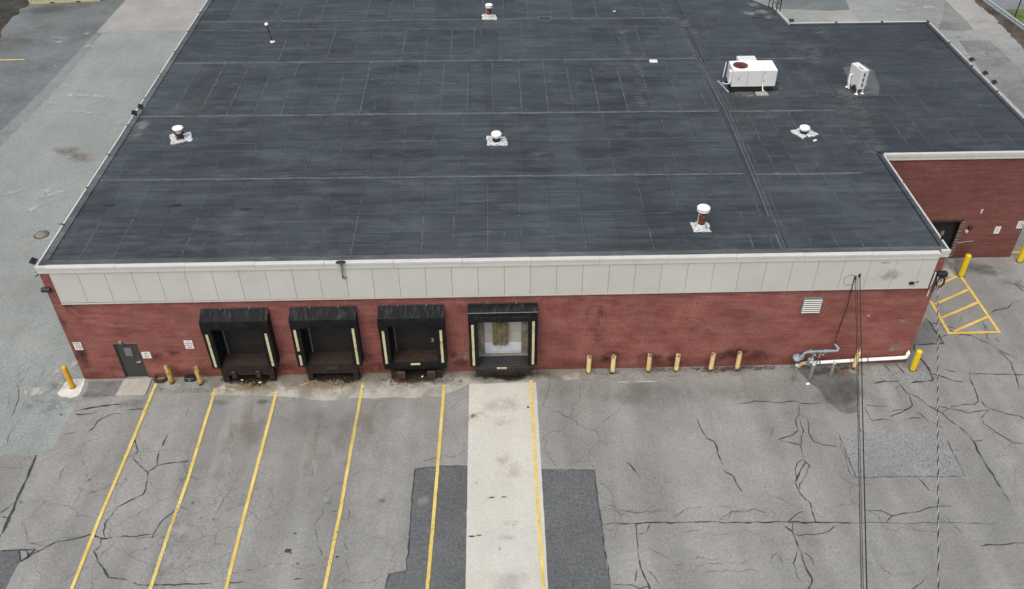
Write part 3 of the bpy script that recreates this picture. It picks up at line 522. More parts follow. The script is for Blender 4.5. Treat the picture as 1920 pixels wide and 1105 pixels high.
gst([(6.79, -7.24), (8.50, -7.27), (10.66, -7.22), (12.26, -7.35), (14.43, -7.33), (16.07, -7.45)], (0.42, 0.38), decal_mat((0.27, 0.28, 0.275), 0.6, 3.0, (1, 1, 1), 0.2, 0.7, 0.3))
gst([(6.84, -7.27), (12.32, -7.43), (14.43, -7.38)], (0.16, 0.12), decal_mat((0.12, 0.12, 0.118), 0.6, 3.0, (1, 1, 1), 0.2, 0.5, 0.4))
gst([(6.78, -4.06), (8.16, -4.10), (10.53, -3.86), (11.81, -4.80)], (0.5, 4.2), decal_mat((0.27, 0.275, 0.27), 0.5, 0.8, (1, 0.15, 1), 0.2, 0.7), 0.05); gst([(13.52, -3.80), (14.22, -3.97), (10.33, -4.76), (16.18, -3.87)], (0.35, 0.45), decal_mat((0.28, 0.285, 0.28), 0.5, 1.6))
gst([(8.32, -3.18), (12.41, -4.22), (13.44, -3.02)], (0.9, 2.2), tanst); gst([(7.60, -4.68), (11.35, -4.79)], (0.7, 2.8), tanst, 0.05)
gst([(6.64, -1.75), (8.63, -1.74)], (0.55, 0.28), decal_mat((0.07, 0.07, 0.07), 0.5, 2.0, (1, 1, 1), 0.2, 0.7)); gst([(11.05, -9.64)], (0.16, 0.12), dk_s); gst([(11.17, -9.74), (11.18, -8.85), (12.96, -9.96), (-0.27, -2.24), (3.77, -0.80), (2.26, -5.98), (11.51, -10.22), (7.38, -9.56), (7.35, -9.87)], (0.09, 0.07), dk_s)
gst([(6.93, -9.79), (6.53, -8.69)], (1.1, 0.9), pale); gst([(10.75, -10.25)], (0.9, 0.8), pale)
gst([(19.58, -11.51), (14.09, -7.37)], (1.4, 1.2), decal_mat((0.30, 0.30, 0.29), 0.3, 1.2))
gst([(18.26, -2.90), (19.55, -3.19)], (0.9, 0.5), decal_mat((0.26, 0.21, 0.14), 0.4, 2.5, (1, 1, 1), 0.42, 0.66)); gst([(18.05, -2.77)], (0.25, 0.35), rustst); gst([(19.34, -2.22)], (1.5, 0.8), decal_mat((0.36, 0.36, 0.33), 0.35, 1.2))
gst([(19.55, -8.61), (19.53, -9.30)], (0.45, 0.22), decal_mat((0.34, 0.34, 0.315), 0.4, 3.0)); gst([(18.86, -7.35), (19.36, -7.34)], (0.22, 0.06), dk_s); gst([(18.35, -9.15), (18.08, -9.19)], (0.18, 0.05), dk_s); gst([(20.53, -2.42), (19.15, -9.80), (18.23, -6.60)], (0.06, 0.09), dk_s)
gst([(19.39, -5.60), (19.72, -6.03)], (0.6, 0.8), decal_mat((0.37, 0.33, 0.25), 0.25, 1.8))
gst([(11.00, -0.70), (7.82, -0.71), (14.93, -0.81)], (1.5, 0.35), rustst); gst([(16.88, -0.38), (21.11, -0.36)], (1.0, 0.5), decal_mat((0.07, 0.075, 0.05), 0.5, 2.0))
gst([(23.49, -1.51), (26.86, -1.77), (30.53, -1.71)], (4.0, 1.2), decal_mat((0.12, 0.125, 0.12), 0.3, 0.5, (1, 1, 1), 0.2, 0.8))
gst([(11.32, -2.96)], (4.5, 1.2), decal_mat((0.12, 0.125, 0.12), 0.25, 0.5, (1, 1, 1), 0.2, 0.8)); gst([(0.43, -1.17), (2.77, -1.74)], (1.6, 0.6), decal_mat((0.14, 0.14, 0.14), 0.45, 1.2))
gst([(35.20, -1.68), (34.43, -2.16)], (1.4, 1.2), decal_mat((0.06, 0.06, 0.06), 0.32, 1.0, (1, 1, 1), 0.2, 0.7)); gst([(34.31, -0.54)], (1.3, 0.5), decal_mat((0.035, 0.035, 0.033), 0.6, 1.5, (1, 1, 1), 0.2, 0.6))
gst([(35.28, -0.64), (35.56, -0.54), (35.12, -0.74)], (0.35, 0.3), decal_mat((0.22, 0.14, 0.08), 0.8, 6.0, (1, 1, 1), 0.48, 0.6, 0.3))
gst([(24.61, -0.22), (26.37, -0.16), (29.12, -0.24), (30.88, -0.22)], (1.6, 0.35), decal_mat((0.075, 0.072, 0.055), 0.55, 2.0)); gst([(29.35, -0.32)], (0.8, 0.4), decal_mat((0.13, 0.05, 0.03), 0.5, 4.0))
gst([(24.89, -0.97), (26.00, -0.96)], (1.2, 0.07), decal_mat((0.38, 0.38, 0.36), 0.8, 3.0, (1, 1, 1), 0.3, 0.5, 0.3))
for dx in (7.75, 11.6, 15.45, 19.45): gst([(dx, -0.25)], (1.65, 0.62), under); gst([(dx, -0.1)], (1.5, 0.5), under)  # painted shade on the ground below each dock platform
# driveway scuffs
gst([(-1.41, -0.44), (-1.37, 0.44)], (1.1, 0.5), pale_s, 0.6); gst([(-2.14, -0.76)], (1.2, 0.5), pale_s, -0.2); gst([(-1.00, 0.78)], (0.25, 1.6), pale_s, -0.5); gst([(-1.08, -1.63)], (1.5, 0.8), decal_mat((0.17, 0.18, 0.18), 0.5, 1.4))
gst([(-0.86, -0.28)], (0.9, 0.7), decal_mat((0.11, 0.115, 0.115), 0.6, 1.6)); gst([(-9.63, 16.34), (-7.41, 15.98)], (1.1, 0.3), pale_s, 0.5); gst([(-7.85, 16.29)], (0.5, 0.5), pale_s); gst([(-8.02, 14.27)], (0.3, 1.2), pale_s, -0.6)
gst([(-10.77, 29.06), (-8.80, 28.83)], (1.6, 0.5), pale_s, -0.15); gst([(-11.84, 27.86), (-9.10, 26.42)], (1.5, 0.35), pale_s, -0.2); gst([(-12.75, 37.59), (-12.38, 37.37), (-13.75, 40.12)], (0.45, 0.45), pale_s); gst([(-14.14, 34.03), (-15.48, 39.33), (-15.39, 38.50)], (0.6, 0.3), pale_s)
gst([(-8.36, 21.28), (-7.31, 20.23), (-7.99, 20.72)], (1.4, 0.9), decal_mat((0.19, 0.165, 0.145), 0.5, 1.2)); gst([(-5.99, 6.95), (-7.06, 11.81), (-4.74, 3.54)], (1.8, 1.3), decal_mat((0.31, 0.315, 0.30), 0.5, 0.9)); gst([(-6.84, 9.78)], (2.0, 0.9), decal_mat((0.33, 0.335, 0.32), 0.5, 1.2, (0.5, 1, 1)), 0.4)
gst([(-18.37, 40.71), (-19.24, 39.15)], (3.5, 1.5), decal_mat((0.15, 0.13, 0.105), 0.6, 0.6))
gst([(-19.25, 45.29), (-18.14, 45.97)], (3.5, 1.4), decal_mat((0.10, 0.11, 0.115), 0.6, 0.5))
gst([(54.94, 43.88), (56.53, 43.22), (54.05, 42.72)], (1.2, 0.6), pale_s); gst([(57.28, 33.52), (55.85, 33.57)], (1.6, 0.8), decal_mat((0.35, 0.34, 0.31), 0.6, 0.9)); gst([(56.70, 37.07), (59.37, 40.23)], (2.0, 1.0), decal_mat((0.16, 0.17, 0.17), 0.4, 0.9))
gst([(45.64, 6.76), (46.07, 5.83), (45.18, 7.00)], (1.2, 0.7), decal_mat((0.10, 0.10, 0.098), 0.5, 1.2)); gst([(44.14, 7.27)], (1.6, 1.0), decal_mat((0.085, 0.085, 0.08), 0.5, 1.0))
mh = thing('manhole_cover', 'round worn iron manhole cover set in the driveway left of the warehouse', 'manhole cover', (*[(-6.49, 11.74)][0], 0.008))
MB().lathe([(0.34, 0), (0.34, 0.018), (0.0, 0.018)], 28).build('lid', M['manhole'], mh)
MB().lathe([(0.36, 0), (0.42, 0), (0.42, 0.014), (0.36, 0.014), (0.36, 0)], 28).build('rim', M['rust'], mh)
#PART3
# ---------------------------------------------------------------- warehouse
H = 6.40
bld = thing('warehouse_building', 'long low red brick warehouse with black flat roof, pale fascia and loading docks', 'building')
DOCKS = [(6.28, 9.22), (10.15, 13.06), (14.00, 16.90), (17.95, 21.00)]
OPEN = [(a + 0.38, b - 0.38, 0.0, 3.55) for a, b in DOCKS] + [(1.90, 2.98, 0.0, 2.14)]
def wall_front(x0, x1, y, z1, opens, depth=0.5):
    """brick face at y with openings and their reveals"""
    xs = sorted({x0, x1, *[o[0] for o in opens], *[o[1] for o in opens]}); zs = sorted({0.0, z1, *[o[2] for o in opens], *[o[3] for o in opens]})
    mb = MB()
    isop = lambda x, z: any(o[0] < x < o[1] and o[2] < z < o[3] for o in opens)
    for i in range(len(xs)-1):
        for k in range(len(zs)-1):
            a, b, c, d = xs[i], xs[i+1], zs[k], zs[k+1]
            if not isop((a+b)/2, (c+d)/2): mb.add([(a,y,c),(b,y,c),(b,y,d),(a,y,d)], [(0,1,2,3)])
    for a, b, c, d in opens:
        q = y + depth
        rv = MB(); rv.add([(a,y,c),(a,y,d),(a,q,d),(a,q,c)], [(0,1,2,3)]); rv.add([(b,y,c),(b,q,c),(b,q,d),(b,y,d)], [(0,1,2,3)]); rv.add([(a,y,d),(b,y,d),(b,q,d),(a,q,d)], [(0,1,2,3)]); rv.build('opening_reveal', M['black'], bld)
    return mb
fw = wall_front(0, 38.5, 0.0, H, OPEN).build('brick_wall', M['brick'], bld)
def wallq(a, b, z1, mat):
    return MB().add([(a[0],a[1],0),(b[0],b[1],0),(b[0],b[1],z1),(a[0],a[1],z1)], [(0,1,2,3)]).build('brick_wall', mat, bld)
wallq((0, 46), (0, 0), H, M['brick']); wallq((38.5, 0), (38.5, 8.03), H, M['brick'])
WD = (41.2, 43.75, 0.0, 2.42)
ww = wall_front(38.5, 47.2, 8.03, H, [WD], 0.35).build('brick_wall', M['brick_wing'], bld)
wallq((47.2, 8.03), (47.2, 24.4), H, M['brick_wing']); wallq((47.2, 24.4), (38.2, 24.4), H, M['brick_wing']); wallq((38.2, 24.4), (37.9, 27.2), H, M['brick']); wallq((37.9, 27.2), (36.9, 28.6), H, M['brick']); wallq((36.9, 28.6), (36.9, 46), H, M['brick']); wallq((36.9, 46), (0, 46), H, M['brick'])
# wall stains
def wst(pts, half, mat, y=-0.003, rot=0.0, parent=None):
    for i, (x, z) in enumerate(pts): decal(parent or fw, (x, y - 0.0004*i, z), half, mat, 'y', rot)
wpale = decal_mat((0.34, 0.27, 0.26), 0.6, 3.0, (1, 1, 1), 0.42, 0.62)
wsoot = decal_mat((0.045, 0.026, 0.026), 0.5, 1.6, (1, 1, 1), 0.34, 0.6)
wbrown = decal_mat((0.10, 0.042, 0.020), 0.55, 1.3, (1, 1, 0.4), 0.35, 0.62)
wst([(37.55, 2.61), (37.82, 1.10), (37.58, 0.87)], (0.4, 0.25), wpale); wst([(24.09, 0.66), (24.58, 0.79)], (0.9, 0.45), wsoot, -0.004); wst([(26.20, 0.74), (26.59, 0.59), (27.39, 0.57)], (0.7, 0.4), wsoot, -0.005); wst([(30.41, 0.90), (31.30, 0.80), (29.82, 0.64)], (1.0, 0.45), wsoot, -0.006)
wst([(0.35, 1.06), (0.36, 1.89)], (0.5, 0.9), wsoot, -0.007); wst([(3.58, 1.37), (4.60, 1.61)], (0.8, 0.5), wsoot, -0.008); wst([(13.25, 1.03), (17.17, 1.09), (9.29, 1.48)], (0.42, 0.6), wsoot, -0.0085); wst([(0.60, 4.85), (0.10, 3.65)], (0.35, 1.0), wsoot, -0.0065)
wst([(23.57, 3.35), (23.74, 2.40)], (0.6, 1.5), wbrown, -0.009); wst([(17.40, 0.58), (9.24, 0.47), (13.43, 0.42), (4.77, 0.25), (27.12, 0.24), (31.34, 0.53)], (0.9, 0.35), wbrown, -0.0095); wst([(17.66, 1.08)], (0.5, 0.6), wpale, -0.0098)
wst([(5.07, 3.52), (22.31, 1.78), (30.94, 2.85)], (1.0, 0.9), decal_mat((0.27, 0.15, 0.14), 0.35, 2.0), -0.0105)
for k, p in enumerate(([(27.19, 3.57), (27.77, 3.15), (29.23, 2.19)], [(0.54, 4.67), (0.88, 3.93), (1.75, 3.35), (2.65, 3.21)], [(25.80, 3.76), (25.83, 2.02), (25.78, 0.69)])):
    mb = ribbon(p, 0.02, 0, 0.02, 0.1, k, True, 0.9); o = mb.build('scratch', decal_mat((0.42, 0.34, 0.32), 0.6 if k < 2 else 0.3, 4.0, (1, 1, 1), 0.3, 0.5, 5.0), fw, (0, -0.012 - 0.0005*k, 0), (R(90), 0, 0))
# roof deck and membrane sheets
ROOF = [(0, 0), (38.5, 0), (38.5, 8.03), (47.2, 8.03), (47.2, 24.4), (38.2, 24.4), (37.9, 27.2), (36.9, 28.6), (36.9, 46), (0, 46)]
roof = MB().prism(ROOF, H - 0.02, 6.50).build('roof', M['roof_base'], bld)
SK = -0.0115
def sk(y0, x): return y0 + SK*(x - 20)
rows = [(0.30, 3.38, 7.34, 1.437, 'roof', 'seam'), (3.40, 6.58, 7.34, 1.437, 'roof', 'seam_faint'), (6.60, 12.96, 8.62, 1.50, 'roof', 'seam_faint'), (12.98, 19.56, 6.33, 1.437, 'roof', 'seam'), (19.58, 24.38, 6.5, 1.46, 'roof', 'seam'), (24.40, 25.78, 7.6, 2.92, 'roof', 'seam_faint'), (25.80, 31.9, 6.6, 1.5, 'roof', 'seam'), (31.92, 38.3, 7.0, 1.5, 'roof', 'seam'), (38.32, 45.7, 6.4, 1.5, 'roof', 'seam')]
def quadslab(c, z0, z1):
    return MB().prism(c, z0, z1)
def sheet_roof(x0, x1, ya, yb, mat, dz=0.0, skew=True):
    f = (lambda y, x: sk(y, x)) if skew else (lambda y, x: y)
    return quadslab([(x0, f(ya, x0)), (x1, f(ya, x1)), (x1, f(yb, x1)), (x0, f(yb, x0))], 6.49, 6.54 + dz).build('membrane_sheet', M[mat], roof)
def seam(x, ya, yb, w, mat, z=6.546):
    ribbon([(x, sk(ya, x)), (x, sk(yb, x))], w, z, 0.03, 0.45, int(x*7 + ya), False, 0.5).build('seam_tape', M[mat], roof)
def rowseam(xa, xb, y, w, mat, z=6.549, skew=True):
    f = (lambda x: sk(y, x)) if skew else (lambda x: y)
    ribbon([(xa, f(xa)), (xb, f(xb))], w, z, 0.05, 0.5, int(y*9), False, 0.5).build('seam_tape', M[mat], roof)
for ri, (ya, yb, x0, st, mt, sm) in enumerate(rows):
    n0 = math.ceil((0.35 - x0)/st); xs = [x0 + st*k for k in range(n0, 60)]
    xs = [x for x in xs if 0.9 < x < 31.0]; xs = [0.32] + xs + [31.42]
    for a, b in zip(xs[:-1], xs[1:]): sheet_roof(a + 0.004, b - 0.004, ya, yb, mt, rnd.uniform(0, 0.004))
    for x in xs[1:-1]:
        if rnd.random() < (0.93 if sm == 'seam' else 0.8): seam(x + rnd.uniform(-0.06, 0.06), ya + 0.05, yb - rnd.choice((0.05, 0.05, 0.05, 1.2)), rnd.uniform(0.05, 0.08) if sm == 'seam' else 0.045, rnd.choice((sm, sm, sm, 'seam_faint')))
        if rnd.random() < 0.35: # short stray strips of lap sealant
            q = rnd.uniform(ya, yb - 0.8); seam(x + rnd.uniform(0.3, 1.1), q, q + rnd.uniform(0.5, 1.2), 0.05, 'seam_faint')
for y, w in ((6.59, 0.12), (12.97, 0.16), (19.57, 0.16), (24.39, 0.07), (25.79, 0.13), (31.91, 0.18), (38.31, 0.18)):
    rowseam(0.4, 31.3, y, w, 'seam_strong'); rowseam(0.4, 31.3, y + 0.22, 0.05, 'seam_faint', 6.5475)
rowseam(0.4, 31.3, 10.0, 0.05, 'seam_faint'); rowseam(14, 31.3, 10.1, 0.05, 'seam', 6.5482); rowseam(0.4, 30, 2.0, 0.04, 'seam_faint'); rowseam(0.4, 30, 1.1, 0.04, 'seam_faint')
# side roof (right of the long cross seam) and wing
for (ya, yb, mt) in ((0.30, 6.50, 'roof_side'), (6.52, 12.9, 'roof_side'), (12.92, 19.45, 'roof_side'), (19.47, 25.75, 'roof_side')):
    for a, b in ((31.72, 33.9), (33.9, 36.1), (36.1, 38.2)): sheet_roof(a + 0.004, b - 0.004, ya, min(yb, 24.3 if a > 36 else yb), mt, rnd.uniform(0, 0.004))
    for x in (32.8, 33.9, 35.0, 36.1, 37.2):
        seam(x, ya + 0.1, yb - 0.1 if x < 36 else min(yb, 24.2), 0.06, 'seam_faint')
sheet_roof(31.72, 36.6, 25.77, 45.7, 'roof_side'); sheet_roof(36.6, 37.6, 25.77, 27.4, 'roof_side', 0.002)
for x in (31.57,): MB().prism([(31.43, 0.2), (31.62, 0.2), (31.78, 6.5), (31.86, 12.9), (31.55, 19.5), (31.3, 25.6), (31.1, 25.6), (31.36, 19.5), (31.66, 12.9), (31.58, 6.5)], 6.49, 6.552).build('membrane_sheet', M['roof'], roof)
for q, mt in ((-0.10, 'seam_strong'), (0.10, 'seam'), (0.32, 'seam_faint'), (-0.45, 'seam_faint')):
    MB().add([(x + q + d, y, 6.5545) for d, (x, y) in [(-0.03, p) for p in ((31.52, 0.25), (31.68, 6.5), (31.76, 12.9), (31.45, 19.5), (31.2, 25.6))] + [(0.03, p) for p in ((31.2, 25.6), (31.45, 19.5), (31.76, 12.9), (31.68, 6.5), (31.52, 0.25))]], [tuple(range(9, -1, -1))]).build('seam_tape', M[mt], roof)
for y, xa, xb in ((6.51, 31.8, 36.9), (12.91, 31.8, 37.6), (19.46, 34.2, 37.8)): rowseam(xa, xb, y, 0.15, 'seam_strong')
for (ya, yb) in ((8.4, 14.3), (14.32, 19.4), (19.42, 24.1)):
    for a, b in ((38.205, 41.2), (41.2, 44.1), (44.1, 46.9)):
        sheet_roof(a + 0.004, b - 0.004, ya, yb, 'roof_new', rnd.uniform(0, 0.003), False)
    for x in (40.1, 41.2, 42.6, 44.1, 45.5): MB().add([(x-0.03, ya+0.1, 6.546), (x+0.03, ya+0.1, 6.546), (x+0.03, yb-0.1, 6.546), (x-0.03, yb-0.1, 6.546)], [(0,1,2,3)]).build('seam_tape', M['seam_faint'], roof)
rowseam(39.8, 46.5, 14.31, 0.09, 'seam_faint', 6.549, False)
# newer dark patches laid over the old membrane, and pale scrapes
def rpatch(poly, mat, z=6.556, j=0.02): MB().prism(rag(poly, j, 0.5), 6.5, z).build('membrane_patch', M[mat], roof)
rpatch([(32.48, 14.39), (39.07, 14.30), (38.95, 12.87), (32.38, 12.90)], 'roof_new'); rpatch([(40.94, 23.99), (46.33, 23.98), (45.37, 18.18), (40.34, 18.20), (39.90, 21.40)], 'roof_new', 6.5565, 0.15)
rpatch([(28.76, 2.52), (31.59, 2.86), (31.65, 1.53), (28.45, 1.43)], 'roof_new', 6.557); rpatch([(27.26, 3.25), (28.43, 3.30), (28.25, 1.63), (27.11, 1.51)], 'roof_new', 6.5568)
rpatch([(17.87, 19.25), (18.65, 19.66), (18.86, 13.40), (18.08, 13.24)], 'roof_side', 6.556); rpatch([(21.88, 24.48), (23.23, 24.44), (23.09, 19.66), (21.82, 19.63)], 'roof_side', 6.556); rpatch([(18.97, 12.14), (19.75, 12.11), (19.76, 10.97), (18.99, 10.99)], 'roof_new', 6.557)
rpatch([(39.63, 17.94), (41.07, 18.32), (41.27, 17.24), (40.87, 15.22), (40.47, 14.25), (38.79, 14.18), (39.41, 16.27)], 'roof_edge', 6.5575, 0.06); rpatch([(22.23, 26.22), (23.14, 26.19), (23.16, 25.39), (22.19, 25.42)], 'roof_edge', 6.558); rpatch([(22.33, 26.12), (22.99, 26.10), (23.03, 25.57), (22.31, 25.59)], 'roof_new', 6.561)
rp = decal_mat((0.105, 0.117, 0.125), 0.95, 2.2, (0.6, 3.0, 1), 0.32, 0.72, 0.0)
rp2 = decal_mat((0.095, 0.108, 0.117), 0.4, 2.2, (0.3, 5, 1), 0.34, 0.74, 0.0)
rdirt = decal_mat((0.085, 0.085, 0.080), 0.6, 1.6, (1, 1, 1), 0.36, 0.62)
rdk = decal_mat((0.018, 0.022, 0.026), 0.35, 1.2, (0.5, 1.4, 1), 0.36, 0.62)
zr = [6.5625]
def rst(pts, half, mat, rot=0.0):
    for (x, y) in pts:
        zr[0] += 0.00012; decal(roof, (x, y, zr[0]), half, mat, 'z', rot)
rst([(38.45, 10.70), (38.44, 9.04), (38.71, 12.75), (38.78, 14.31)], (0.9, 1.7), rp, 0.15); rst([(38.86, 13.67), (38.79, 12.15)], (0.7, 1.3), rdirt, 0.15); rst([(38.25, 8.52)], (1.1, 0.7), rp); rst([(37.03, 26.42), (36.77, 27.54), (35.92, 26.19), (37.33, 25.51)], (0.8, 0.7), decal_mat((0.20, 0.22, 0.23), 0.8, 1.5, (1, 1, 1), 0.3, 0.66)); rst([(35.93, 14.73), (36.43, 14.39)], (1.6, 0.25), rp, 0.1)
rst([(39.89, 23.02), (38.54, 20.66), (38.42, 19.15)], (1.4, 1.6), rp); rst([(31.88, 23.30), (31.61, 24.57), (31.51, 17.93)], (0.7, 1.8), rp, 0.1); rst([(27.80, 18.05), (27.67, 15.99), (27.25, 14.05)], (0.5, 1.8), rp, 0.12); rst([(27.37, 23.45), (27.40, 21.04)], (0.5, 1.8), rp)
rst([(23.47, 14.18), (25.54, 14.43)], (0.9, 0.6), rp); rst([(25.19, 23.53), (27.03, 28.07), (23.57, 24.42)], (1.6, 0.5), rp2); rst([(1.57, 29.25), (7.08, 28.39), (4.15, 28.87)], (1.6, 1.0), rp2); rst([(3.20, 16.46), (5.47, 17.06), (10.71, 16.21), (14.24, 17.11)], (3.0, 0.6), rp2); rst([(28.74, 12.47), (24.97, 11.83), (30.64, 12.00)], (2.6, 0.4), rp2)
rst([(8.28, 22.64), (14.24, 17.11), (19.11, 16.40), (8.24, 10.01)], (2.0, 0.5), rp2); rst([(2.94, 14.54), (2.97, 12.72)], (0.55, 1.2), rdirt, -0.3); rst([(3.89, 14.82), (2.65, 17.49)], (0.6, 2.4), decal_mat((0.075, 0.072, 0.070), 0.55, 1.2), -0.25); rst([(3.04, 9.86)], (0.7, 0.35), rdirt, 0.5)
rst([(14.15, 18.51), (25.18, 16.74)], (1.8, 0.9), rdk); rst([(13.22, 8.79), (23.31, 8.73)], (4.5, 0.9), rdk)
rst([(2.70, 0.70), (7.74, 0.32), (14.04, 0.20)], (2.6, 0.22), rp2); rst([(0.77, 11.63)], (0.6, 1.6), decal_mat((0.28, 0.28, 0.27), 0.5, 1.5), -0.1)
rst([(32.83, 14.76), (33.27, 14.75)], (0.7, 0.5), decal_mat((0.26, 0.25, 0.23), 0.55, 2.5)); rst([(35.22, 15.40), (32.16, 15.84)], (0.5, 0.9), rp)
rst([(0.00, 3.16), (1.42, 4.62), (4.60, 4.52), (7.85, 4.11)], (0.5, 0.12), dk_s)
# raised edge strips along the roof perimeter
def edge_strip(poly, mat='roof_edge', z=6.585): MB().prism(poly, 6.4, z).build('edge_strip', M[mat], roof)
edge_strip([(0.06, 0.06), (38.44, 0.06), (38.30, 0.30), (0.34, 0.46)], z=6.572); edge_strip([(0.06, 0.08), (0.34, 0.48), (0.34, 45.9), (0.06, 45.9)]); edge_strip([(38.44, 0.08), (38.44, 8.2), (38.27, 8.2), (38.27, 0.32)], 'roof_side', 6.575)
edge_strip([(38.3, 8.1), (47.1, 8.1), (46.95, 8.36), (38.3, 8.36)], 'roof_new', 6.575); edge_strip([(47.1, 8.12), (47.1, 24.3), (46.92, 24.3), (46.92, 8.36)], 'roof_new', 6.58); edge_strip([(38.3, 24.12), (46.9, 24.12), (47.1, 24.34), (38.3, 24.34)], 'roof_new', 6.576)
# coping: white cap over cream flashing, in lengths
def fz(x): return 0.0025*(19 - x)
for i in range(13):
    a = 0.40 + i*2.9; b = min(a + 2.9, 38.16)
    mb = MB(); d = fz((a+b)/2)
    mb.box((a + 0.006, -0.185, 6.495 + d), (b - 0.006, 0.05, 6.585 + d)); mb.build('coping_cap', M['white_trim'], bld)
    MB().box((a + 0.004, -0.165, 6.285 + d), (b - 0.004, -0.02, 6.483 + d)).build('coping_flashing', M['cream_trim'], bld)
for a, b in ((-0.05, 0.392), (38.166, 38.56)):
    MB().box((a, -0.07, 6.46), (b, 0.05, 6.60)).build('coping_cap', M['white_trim'], bld); MB().box((a + 0.01, -0.05, 6.24), (b - 0.01, -0.004, 6.458)).build('coping_flashing', M['cream_trim'], bld)
for i in range(15):
    a = 0.06 + i*3.05; b = a + 2.95
    MB().box((-0.03, a, 6.46), (0.035, b, 6.60)).build('edge_cap', M['white_trim'], bld)
    MB().box((-0.04, b + 0.001, 6.45), (0.07, b + 0.10, 6.612)).build('edge_joint', M['black_gap'], bld)
for a, b in ((0.06, 0.75), (0.95, 5.3), (5.42, 7.95)): MB().box((38.47, a, 6.46), (38.54, b, 6.595)).build('edge_cap', M['white_trim'], bld)
for a, b in ((38.56, 43.0), (43.01, 47.26)):
    MB().box((a, 7.92, 6.44), (b, 8.09, 6.60)).build('coping_cap', M['white_trim'], bld); MB().box((a, 7.95, 6.24), (b - 0.01, 8.026, 6.438)).build('coping_flashing', M['cream_trim'], bld)
for i in range(5):
    a = 8.1 + i*3.25; MB().box((47.19, a, 6.46), (47.25, a + 3.17, 6.60)).build('edge_cap', M['white_trim'], bld); MB().box((47.14, a + 3.16, 6.43), (47.27, a + 3.26, 6.61)).build('edge_joint', M['black_gap'], bld)
for i in range(3): MB().box((38.35 + i*2.95, 24.36, 6.44), (41.2 + i*2.95, 24.46, 6.60)).build('edge_cap', M['white_trim'], bld); MB().box((41.2 + i*2.95, 24.33, 6.44), (41.3 + i*2.95, 24.47, 6.64)).build('edge_joint', M['black_gap'], bld)
p = [(38.24, 24.5), (37.94, 27.2)]; MB().prism([(38.2, 24.5), (38.3, 24.5), (37.99, 27.2), (37.9, 27.2)], 6.44, 6.605).build('edge_cap', M['white_trim'], bld)
# fascia panels, each its own sheet with an open joint
MB().box((0.47, -0.05, 4.70), (38.12, -0.013, 6.28)).build('fascia_backing', plain('joint_grey', (0.25, 0.25, 0.235), 0.8), bld)
fx = [0.47] + [1.64 + 1.12*k for k in range(33)] + [38.12]
for a, b in zip(fx[:-1], fx[1:]):
    d = fz((a+b)/2); MB().bbox((a + 0.006, -0.12 - rnd.uniform(0, 0.006), 4.66 + d), (b - 0.006, -0.052, 6.30 + d), 0.004).build('fascia_panel', M['fascia'], bld)
MB().box((0.46, -0.125, 4.60), (38.13, -0.013, 4.655)).build('fascia_drip', M['cream_trim'], bld)
fst = decal_mat((0.17, 0.17, 0.155), 0.55, 4.0, (1, 1, 1), 0.38, 0.56, 0.3); frust = decal_mat((0.40, 0.38, 0.32), 0.4, 2.2, (1, 1, 0.5), 0.40, 0.62)
def fstain(pts, half, mat, rot=0): wst(pts, half, mat, -0.132, rot)
fstain([(35.93, 6.06), (36.60, 6.02)], (0.32, 0.07), fst); fstain([(36.53, 5.26), (37.55, 4.97)], (0.11, 0.11), fst); fstain([(36.21, 5.42), (36.13, 5.22)], (0.8, 0.45), frust); fstain([(34.66, 6.26), (35.34, 6.27), (31.23, 6.28), (33.97, 6.28)], (0.45, 0.06), fst)
fstain([(5.86, 5.71), (6.03, 5.85)], (0.05, 0.45), decal_mat((0.33, 0.33, 0.30), 0.35, 1.5, (6, 1, 0.6)), 0.2)
MB().bbox((37.20, -0.17, 4.86), (37.42, -0.12, 5.0), 0.01).build('knockout_box', M['black'], bld)
# louvre
lv = MB().box((32.79, -0.06, 3.29), (33.63, 0.02, 4.12)).build('louvre_frame', M['post_grey'], bld)
for k in range(7):
    z = 3.315 + k*0.116
    MB().add([(32.80, -0.13, z), (33.62, -0.13, z), (33.62, -0.10, z + 0.04), (32.80, -0.10, z + 0.04), (32.80, -0.13, z - 0.012), (33.62, -0.13, z - 0.012)], [(0,1,2,3), (4,5,1,0)]).build('louvre_slat', M['white_trim'], lv)
# pedestrian door
dr = MB().bbox((1.96, 0.07, 0.03), (2.92, 0.13, 2.08), 0.01).build('door', M['door_grey'], bld)
MB().box((2.28, 0.045, 1.35), (2.60, 0.068, 1.85)).build('door_window', M['glass_grey'], dr)
MB().tube([(2.80, 0.07, 1.0), (2.80, 0.0, 1.0), (2.68, 0.0, 1.02)], 0.022, 8).lathe([(0.05, 0), (0.05, 0.02)], 12, (2.80, 0.045, 1.0)).build('door_handle', M['galv'], dr)
mb = MB(); mb.box((1.90, 0.02, 0), (1.955, 0.16, 2.14)); mb.box((2.925, 0.02, 0), (2.98, 0.16, 2.14)); mb.box((1.955, 0.02, 2.085), (2.925, 0.16, 2.14)); mb.build('door_frame', M['door_grey'], dr)
MB().bbox((1.9, -0.01, 0.0), (2.98, 0.2, 0.03), 0.01).build('door_threshold', M['grey_metal'], dr)
MB().bbox((2.23, -0.10, 2.22), (2.36, 0.0, 2.36), 0.02).build('door_lamp', M['grey_metal'], bld)
